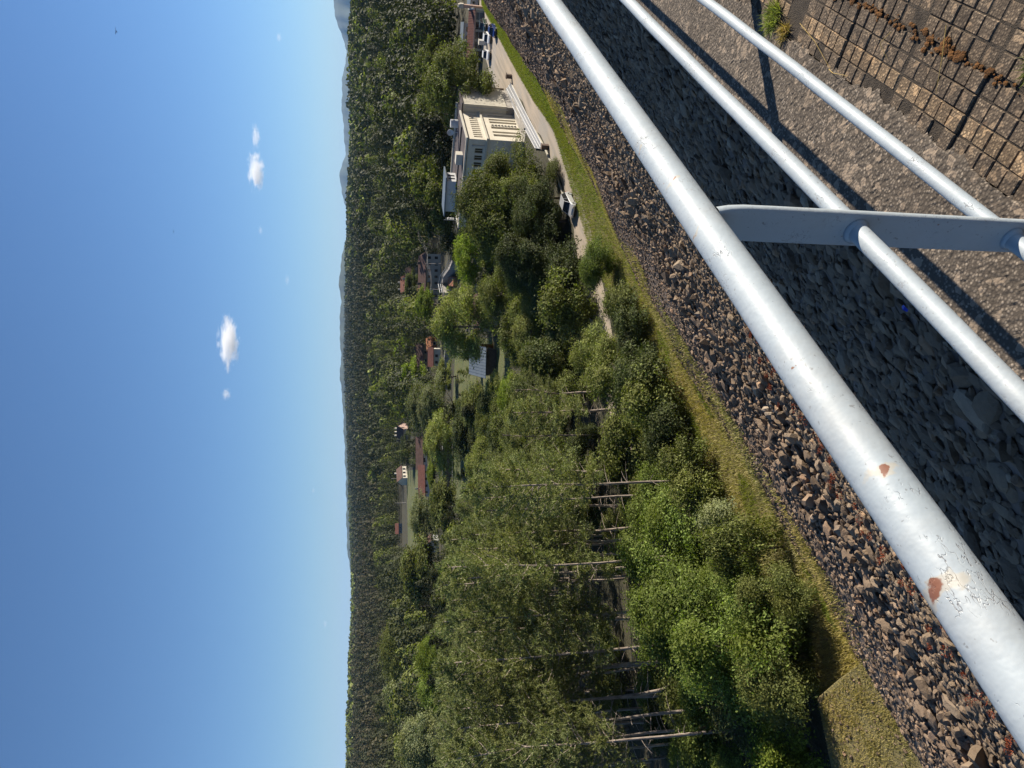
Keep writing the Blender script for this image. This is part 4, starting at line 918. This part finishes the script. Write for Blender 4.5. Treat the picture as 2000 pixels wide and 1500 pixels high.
house('brown_roof_house', 'house with steep dark brown roof behind the red roofed one', 832, 694, 232, facing(694)+.1, 6.5, 5, 2.0, 2.4, 'wood', 'browntile', W(2, -2.4, 2.6, 1, .6, 1.5))
house('orange_house', 'small orange tiled roof house right of the red roofed one', 850, 674, 205, facing(674)+.5, 3.6, 3, 1.5, 1.3, 'orangetile', 'orangetile', [(-.8, .2, .3, 1.1, 'f')])
house('far_red_house', 'far red tiled house with two white chimneys above the large house', 785, 558, 300, facing(558)+.5, 7, 5, 3.2, 2.2, 'pink', 'redtile', W(2, -2.4, 2.4, 1, 1, 2), [(-1.4, .4), (1.8, .4)])
house('far_brown_house', 'far brown roofed house half hidden by trees above the large house', 800, 536, 280, facing(536), 6, 5, 2.6, 2.0, 'pink', 'browntile', W(2, -2.4, 2.4, 1, 1, 2), [(-1.6, .4)])
house('blue_house', 'tiny far house with blue wall at the green bank', 785, 1032, 400, facing(1032), 5, 4, 2.0, 1.5, 'bluemetal', 'redtile', W(2, -1.8, 1.9, .8, .6, 1.4))
house('white_gabled_house', 'white gabled house with teal panel left of the grey green tree', 853, 1062, 206, facing(1062)+1.2, 4.2, 3.6, 2.0, 2.4, 'white', 'browntile', [(-1.4, -.2, .4, 1.3, 'l')])
house('cream_box_house', 'flat cream house with one dark window behind the white gable', 831, 1056, 240, facing(1056), 3.8, 3.5, 2.4, .2, 'cream', 'orangetile', [(.2, 1.4, .7, 1.7, 'f')])
house('pale_house', 'pale house mostly hidden behind leafy trees near the shed', 960, 612, 112, facing(612)+.2, 5, 4, 2.4, .9, 'cream2', 'browntile', W(2, -1.8, 2.2, .9, .8, 1.7))
# blue grey shed: mono-pitch roof
X, Y, _ = pos(955, 706, 113); sh = empty('metal_shed', (X, Y, 0), facing(706)-.08); tag(sh, 'low shed with big sloping blue grey metal roof by the field', 'shed')
MB().box(-2.0, -2.2, 0, 2.0, 3.6, 1.5).build('wall', M['oldstone'], sh)
m = MB(); m.slab([(-2.4, -2.9, 1.75), (2.4, -2.9, 1.75), (2.4, 4.2, 3.3), (-2.4, 4.2, 3.3)], .07)
for k in range(11): u = -2.35+.47*k; m.slab([(u, -2.9, 1.79), (u+.06, -2.9, 1.79), (u+.06, 4.2, 3.34), (u, 4.2, 3.34)], .03)
m.build('roof', M['bluemetal'], sh); MB().box(2.1, .6, 0, 2.7, 1.2, 3.6).build('chimney', M['orangetile'], sh)
# large old house (school)
X, Y, _ = pos(835, 540, 196); sc_ = empty('large_house', (X, Y, 0), facing(540)-.02); tag(sc_, 'large weathered two storey house with brown roof and two rows of windows', 'building')
MB().box(-5.9, 0, 0, 5.9, 6, 4.0).build('wall', M['schoolwall'], sc_)
m = MB(); m.slab([(-6.2, -.5, 3.95), (6.2, -.5, 3.95), (5.2, 3, 5.7), (-5.2, 3, 5.7)], .1); m.slab([(6.2, 6.5, 3.95), (-6.2, 6.5, 3.95), (-5.2, 3, 5.7), (5.2, 3, 5.7)], .1)
m.slab([(-6.2, 6.5, 3.95), (-6.2, -.5, 3.95), (-5.2, 3, 5.7)], .1); m.slab([(6.2, -.5, 3.95), (6.2, 6.5, 3.95), (5.2, 3, 5.7)], .1); rf = m.build('roof', M['browntile'], sc_)
for cx in (-3.6, -2.0, 3.4): MB().box(cx-.3, 1.5, 4.4, cx+.3, 2.1, 6.0).build('chimney', M['yellow'] if cx < -3 else M['oldstone'], rf)
for k in range(7):
    for z0 in (.7, 2.5): window(sc_, -5.4+1.65*k, -5.4+1.65*k+.85, z0, z0+1.0, 0, 'y-')
MB().box(-3.1, -.5, 3.0, -1.6, -.002, 3.6).build('balcony', M['yellow'], sc_)
# red roofed building at the upper right
X, Y, _ = pos(946, 68, 137.5); rb = empty('red_roofed_building', (X, Y, 0), facing(66)); tag(rb, 'long low building with dark red roof and pale gable at the road end', 'building')
m = MB().box(-4, .3, 0, 3.6, 4.2, 1.5)
for k in range(6): u = -4+k*1.48; m.box(u, 0, 0, u+.2, .3, 1.5)
m.box(-4, 0, 1.3, 3.6, .3, 1.6); m.build('wall', M['cream2'], rb)
for k in range(5):
    u = -3.8+1.48*k; f_ = MB().box(u+.02, .1, .1, u+.08, .16, 1.3).box(u+1.2, .1, .1, u+1.26, .16, 1.3).box(u+.08, .1, .7, u+1.2, .16, .75).build('window', M['white'], rb)
    MB().box(u+.08, .18, .1, u+1.2, .24, 1.297).build('pane', M['glass'] if k != 4 else M['bluemetal'], f_)
m = MB(); m.slab([(-4.2, -.25, 1.62), (3.9, -.25, 1.62), (3.9, 2.1, 2.35), (-4.2, 2.1, 2.35)], .1); m.slab([(3.9, 4.5, 1.62), (-4.2, 4.5, 1.62), (-4.2, 2.1, 2.35), (3.9, 2.1, 2.35)], .1); rf = m.build('roof', M['redtile'], rb)
m = MB()
for k in range(32): u = -4.15+k*.25; m.slab([(u, -.25, 1.66), (u+.08, -.25, 1.66), (u+.08, 2.1, 2.39), (u, 2.1, 2.39)], .03)
m.build('tile_ribs', M['redtile'], rf)
MB().box(-4.2, -.33, 1.36, 3.5, -.26, 1.62).build('fascia', M['pink'], rb)
m = MB(); m.add([(3.62, -.2, 0), (3.62, 4.3, 0), (3.62, 4.3, 1.6), (3.62, 2.1, 2.5), (3.62, -.2, 1.6), (3.95, -.2, 0), (3.95, 4.3, 0), (3.95, 4.3, 1.75), (3.95, 2.1, 2.5), (3.95, -.2, 1.75)], [(4, 3, 2, 1, 0), (5, 6, 7, 8, 9), (0, 1, 6, 5), (1, 2, 7, 6), (2, 3, 8, 7), (3, 4, 9, 8), (4, 0, 5, 9)]); m.build('gable', M['cream'], rb)
for o, (yy3, dd_, hh, ll, lab) in enumerate(((66, 150, 1.75, 3.2, 'pale blue shaded house behind the red roof'), (92, 153, 1.5, 1.6, 'small pale house behind the red roof beside the round tree'), (0, 146, 1.25, 1.8, 'white house at the picture edge beyond the red roof'))):
    X, Y, _ = pos(930, yy3, dd_); e = empty('white_house', (X, Y, 0), facing(yy3)); tag(e, lab, 'house'); MB().box(-ll/2, 0, 0, ll/2, 3, hh).build('wall', M['white'], e); MB().slab([(-ll/2-.2, -.2, hh+.12), (ll/2+.2, -.2, hh+.12), (ll/2+.2, 3.2, hh+.3), (-ll/2-.2, 3.2, hh+.3)], .1).build('roof', M['bluemetal'], e)
    for k in range(2): window(e, -ll*.4+k*ll*.45, -ll*.4+k*ll*.45+ll*.28, hh*.4, hh*.8, 0, 'y-', t=.04)
tw = empty('brick_chimney', (135.2, 32.6, 0)); tag(tw, 'slender brick chimney with a wider head beside the red roofed building', 'chimney')
MB().box(-.25, -.25, 0, .25, .25, 3.4).build('shaft', M['pink'], tw); MB().box(-.36, -.36, 3.4, .36, .36, 4.0).box(-.25, -.25, 4.0, .25, .25, 4.3).build('head', M['cream2'], tw)

# masonry wall beyond the field, road bank, curved retaining wall
def wall_strip(name, P, h, th, mat, label, cap=None, rails=False, z0=0.0, cat='wall'):
    e = empty(name, (P[0][0], P[0][1], z0)); tag(e, label, cat); m = MB(); c = MB(); rl = MB(); ox, oy = P[0]
    for a, b in zip(P[:-1], P[1:]):
        a = Vector(a)-Vector((ox, oy)); b = Vector(b)-Vector((ox, oy)); nrm = Vector((-(b-a).y, (b-a).x)).normalized()*th
        for mm_, s, lo, hi in ((m, 1, 0, h),)+(((c, 1.35, h+.002, h+.16),) if cap else ()):
            q = [a-nrm*(s-1)*.5, b-nrm*(s-1)*.5, b+nrm*(1+(s-1)*.5), a+nrm*(1+(s-1)*.5)]; mm_.prism([(p.x, p.y) for p in q], lo, hi)
        if rails:
            L = (b-a).length; n = max(1, int(L/1.5))
            for zz2 in (h+.5, h+1.0): rl.tube([(a.x, a.y, zz2), (b.x, b.y, zz2)], .04, 5)
            for k in range(n+1): q = a.lerp(b, k/n); rl.tube([(q.x, q.y, h), (q.x, q.y, h+1.0)], .04, 5)
    m.build('wall_body', M[mat], e)
    if cap: c.build('coping', M[cap], e)
    if rails: rl.build('handrail', M['steel'], e)
    return e
wall_strip('masonry_wall', [on0(885, 975), on0(885, 830)], 2.25, .6, 'oldstone', 'long dark masonry wall with a pale coping beyond the field', 'greyconc')
m = MB(); a = Vector(on0(888, 975)+(0,)); b = Vector(on0(888, 820)+(0,)); m.tube([a+Vector((0, 0, .5)), b+Vector((0, 0, .5))], .09, 6); m.tube([a+Vector((0, 0, 0)), a+Vector((0, 0, .5))], .06, 6); m.tube([b+Vector((0, 0, 0)), b+Vector((0, 0, .5))], .06, 6)
tag(m.build('pipe', M['cream2']), 'thin pale pipe running along the foot of the masonry wall', 'pipe')
wall_strip('road_bank_wall', [on0(882, 760), on0(880, 700), on0(884, 655)], 1.3, .5, 'greyconc', 'grey retaining wall of the road below the red roofed house', 'greyconc')
wall_strip('curved_wall', [on0(884, 572), on0(880, 555), on0(884, 540), on0(896, 526), on0(903, 510)], 1.9, .5, 'greyconc', 'curved grey retaining wall with steel handrail below the large house', 'greyconc', True)
tag(MB().prism([on0(893, 560), on0(893, 540), on0(884, 541), on0(881, 558)], 0, .9).build('rusty_tank', M['orangetile'], bevel=.1), 'low orange brown tank in front of the curved wall', 'tank')

# cars
def car(x, y, rz, paint, label, L=4.1, Wd=1.75, Hh=1.5):
    e = empty('parked_car', (x, y, .012), rz, (.76, .76, .76)); tag(e, label, 'car'); h = Wd/2; l = L/2
    prof = [(-l, .38), (-l+.02, .72), (-l+.12, .86), (-l+.55, .92), (l-.95, .90), (l-.15, .74), (l, .58), (l, .38), (l-.3, .26), (-l+.3, .26)]
    def section(s, z): return s*(h-(.03 if z > .6 else .0)-(.08 if z > .85 else 0))
    m = MB(); n = len(prof); rows = [(-1, 1.0), (-.7, 1.02), (0, 1.03), (.7, 1.02), (1, 1.0)]
    v = []
    for s, k in rows:
        for (a, z) in prof: v.append((a*(.955 if abs(s) == 1 else 1.0), s*h-(math.copysign(.05, s) if abs(s) == 1 and z > .85 else 0), .26+(z-.26)*k if abs(s) < 1 else z))
    f = [(i*n+k, (i+1)*n+k, (i+1)*n+(k+1) % n, i*n+(k+1) % n) for i in range(4) for k in range(n)]+[list(range(n)), list(range(4*n, 5*n))[::-1]]
    m.add(v, f); b = m.build('body', paint, e, bevel=.04)
    g = MB(); w0, w1 = h-.08, h-.24
    pb_ = [(-l+.25, .88), (-l+.62, Hh-.04), (l-1.75, Hh-.04), (l-.95, .88)]
    g.add([(a, -(w0 if z < 1 else w1), z) for a, z in pb_]+[(a, (w0 if z < 1 else w1), z) for a, z in pb_], [(0, 1, 2, 3), (7, 6, 5, 4), (0, 4, 5, 1), (1, 5, 6, 2), (2, 6, 7, 3)]); g.build('windows', M['glass'], e)
    r_ = MB(); r_.slab([(-l+.55, -w1-.02, Hh), (l-1.68, -w1-.02, Hh), (l-1.68, w1+.02, Hh), (-l+.55, w1+.02, Hh)], .05)
    for s in (-1, 1):
        for (a0, z0), (a1, z1) in (((-l+.25, .88), (-l+.6, Hh-.03)), ((l-.95, .88), (l-1.7, Hh-.03)), ((-.15, .88), (-.15, Hh-.03))): r_.tube([(a0, s*(w0+.01), z0), (a1, s*(w1+.01), z1)], .04, 6)
    r_.build('roof', paint, e, bevel=.015)
    for sx in (-1, 1):
        for sy in (-1, 1):
            wx_ = sx*(l-.75); wy_ = sy*(h-.1); tq = MB().tube([(wx_, wy_-.11, .32), (wx_, wy_+.11, .32)], .32, 20).build('wheel', M['rubber'], e)
            MB().tube([(wx_, wy_+sy*.112, .32), (wx_, wy_+sy*.125, .32)], .2, 14).build('rim', M['steel'], tq)
    for sy in (-1, 1):
        MB().box(l*.975-.06, sy*h*.72-.17, .56, l+.012, sy*h*.72+.17, .72).build('headlight', M['lamp'], e)
        MB().box(-l-.012, sy*h*.78-.12, .58, -l+.08, sy*h*.78+.12, .8).build('tail_light', M['redlamp'], e)
    MB().box(-l-.03, -h*.8, .30, -l+.03, h*.8, .48).box(l-.03, -h*.8, .30, l+.03, h*.8, .46).build('bumper', M['black'], e)
    return e
car(63.0, 31.8, math.pi+.03, M['carsilver'], 'pale silver car driving on the dirt road near the large trees', 4.2)
car(119.0, 31.75, math.pi, M['carblue'], 'dark blue car on the dirt road near the grass strip', 4.0)
car(123.6, 34.1, math.pi+.1, M['carwhite'], 'white car parked in front of the red roofed building', 4.2)
car(129.3, 33.8, math.pi-.1, M['cargreen'], 'dark green car parked farther along the red roofed building', 3.9)
car(122.6, 36.4, math.pi+.2, M['carwhite'], 'white car half hidden by the round leafy tree', 4.0)
bx_ = empty('utility_box', (127.3, 35.9, .012)); tag(bx_, 'white utility box standing between the two parked cars', 'box'); MB().box(-.45, -.35, 0, .45, .35, 1.3).build('cabinet', M['white'], bx_, bevel=.03); MB().box(-.5, -.4, 1.3, .5, .4, 1.36).build('lid', M['cream2'], bx_)

# poles and wires
def pole(xb, y, d, xt, arm, label, mat='greyconc', ang=0.0):
    X, Y, _ = pos(xb, y, d); z0 = float(ground(X, Y)); zt = pos(xt, y, d)[2]; e = empty('utility_pole', (X, Y, z0), facing(y)+ang); tag(e, label, 'utility pole')
    MB().tube([(0, 0, -.3), (0, 0, zt-z0)], [.16, .10], 8).build('shaft', M[mat], e)
    if arm:
        MB().box(-.9, -.05, zt-z0-.62, .9, .05, zt-z0-.5).build('crossarm', M[mat], e)
        for s in (-.8, 0, .8): MB().tube([(s, 0, zt-z0-.5), (s, 0, zt-z0-.3)], [.05, .03], 6).build('insulator', M['white'], e)
    return (X, Y, zt-.3)
q1 = pole(850, 463, 205, 815, True, 'yellowish utility pole with crossarm at the start of the large house', 'yellowwood')
q2 = pole(864, 516, 190, 831, True, 'pale utility pole in front of the large house windows')
q3 = pole(868, 566, 184, 838, True, 'pale utility pole near the left end of the large house')
q4 = pole(772, 207, 420, 745, True, 'far utility pole on the wooded slope above the cream building')
pole(925, 1087, 130, 868, False, 'bare pale pole standing among the pine tops')
pole(800, 934, 352, 764, False, 'thin pole behind the gabled house on the far bank')
pole(790, 982, 360, 771, False, 'thin pole on the far green bank')
def wire(a, b, sag, off, label):
    m = MB(); P = []
    for k in range(17): s = k/16; P.append((a[0]+(b[0]-a[0])*s+off*.7, a[1]+(b[1]-a[1])*s-off*.7, a[2]+(b[2]-a[2])*s-sag*4*s*(1-s)))
    m.tube(P, .028, 4); tag(m.build('power_line', M['cable']), label, 'power line', 'power lines over the valley')
for (a, b, sg, w_) in ((q1, q4, 4, 'from the yellowish pole up to the far pole'), (q1, q2, 1, 'between the yellowish pole and the next pale one'), (q2, q3, .6, 'between the two pale poles before the large house')):
    for o, nm in ((-.8, 'right'), (0, 'middle'), (.8, 'left')): wire(a, b, sg, o, f'thin {nm} cable hanging {w_}')

# birds
for (x, y, d, s, lab) in ((227, 61, 45, .2, 'dark bird gliding high in the blue sky'), (339, 452, 70, .18, 'tiny dark bird lower in the sky')):
    X, Y, Z = pos(x, y, d); e = empty('bird', (X, Y, Z), facing(y)+.5, (s, s, s)); tag(e, lab, 'bird')
    m = MB(); m.tube([(0, -.45, 0), (0, -.3, .02), (0, 0, .03), (0, .3, .0), (0, .55, -.02)], [.02, .09, .12, .07, .02], 8)
    for sx in (-1, 1):
        m.add([(sx*.05, .18, .04), (sx*.05, -.12, .04), (sx*.55, -.02, .22), (sx*.5, .22, .22), (sx*1.1, -.25, .10), (sx*.05, .18, .02), (sx*.05, -.12, .02), (sx*.55, -.02, .20), (sx*.5, .22, .20), (sx*1.1, -.25, .09)], [(0, 1, 2, 3), (3, 2, 4), (5, 8, 7, 6), (8, 9, 7)])
    m.add([(-.05, .45, 0), (.05, .45, 0), (.14, .8, 0), (-.14, .8, 0)], [(0, 1, 2, 3)]); m.build('body', M['bird'], e)

# clouds: thin cumulus puffs as real volumes, above the haze
def cloud(x, y, wy, wx, dens, seed, label):
    wx *= .85; wy *= .95; dens *= .7; d = 9000.0; X, Y, Z = pos(x, y, d); mpx = d/F; r = random.Random(seed)
    m = bpy.data.materials.new('cloud_puff'); m.use_nodes = True; t = m.node_tree; t.nodes.clear(); ou = t.nodes.new('ShaderNodeOutputMaterial'); pv = t.nodes.new('ShaderNodeVolumePrincipled')
    tc = N(t, 'ShaderNodeTexCoord'); ln = N(t, 'ShaderNodeVectorMath', operation='LENGTH'); t.links.new(tc.outputs['Object'], ln.inputs[0])
    n1 = N(t, 'ShaderNodeTexNoise', i_Scale=2.8, i_Detail=9.0, i_Roughness=.68, i_Distortion=.4); of = N(t, 'ShaderNodeVectorMath', operation='ADD', i_1=(seed*3.1, seed*1.7, seed)); t.links.new(tc.outputs['Object'], of.inputs[0]); t.links.new(of.outputs[0], n1.inputs[0])
    a = N(t, 'ShaderNodeMath', operation='MULTIPLY_ADD', i_1=.44, i_2=.20); t.links.new(ln.outputs['Value'], a.inputs[0]); s = N(t, 'ShaderNodeMath', operation='SUBTRACT'); t.links.new(n1.outputs['Fac'], s.inputs[0]); t.links.new(a.outputs[0], s.inputs[1])
    mr = N(t, 'ShaderNodeMapRange', i_1=.0, i_2=.22, i_3=0.0, i_4=dens); t.links.new(s.outputs[0], mr.inputs[0]); t.links.new(mr.outputs[0], pv.inputs['Density']); pv.inputs['Color'].default_value = (1, 1, 1, 1)
    pv.inputs['Anisotropy'].default_value = .2; t.links.new(pv.outputs[0], ou.inputs['Volume'])
    v, f = ICO[2]; o = npmesh('cloud', v, f, m, smooth=True); o.location = (X, Y, Z); o.rotation_euler = (0, 0, facing(y)); o.scale = (wy*mpx*.62, wy*mpx*.5, wx*mpx*.75)
    return tag(o, label, 'cloud')
cloud(500, 335, 75, 30, .02, 3, 'small white cloud above the cream building')
cloud(500, 267, 48, 15, .010, 5, 'faint wispy cloud right of the small white one')
cloud(447, 668, 110, 34, .02, 8, 'largest elongated white cloud in the sky')
cloud(442, 770, 26, 16, .014, 11, 'little white puff left of the largest cloud')
cloud(545, 73, 18, 10, .008, 13, 'faint puff at the right side of the sky')
cloud(561, 547, 26, 10, .004, 17, 'very faint puff low over the middle hills')
cloud(509, 450, 20, 9, .006, 19, 'very faint puff between the two white clouds')
cloud(635, 1218, 18, 8, .006, 23, 'faint puff low over the left wooded ridge')
cloud(612, 958, 14, 7, .006, 29, 'faint puff low over the blue ridge')
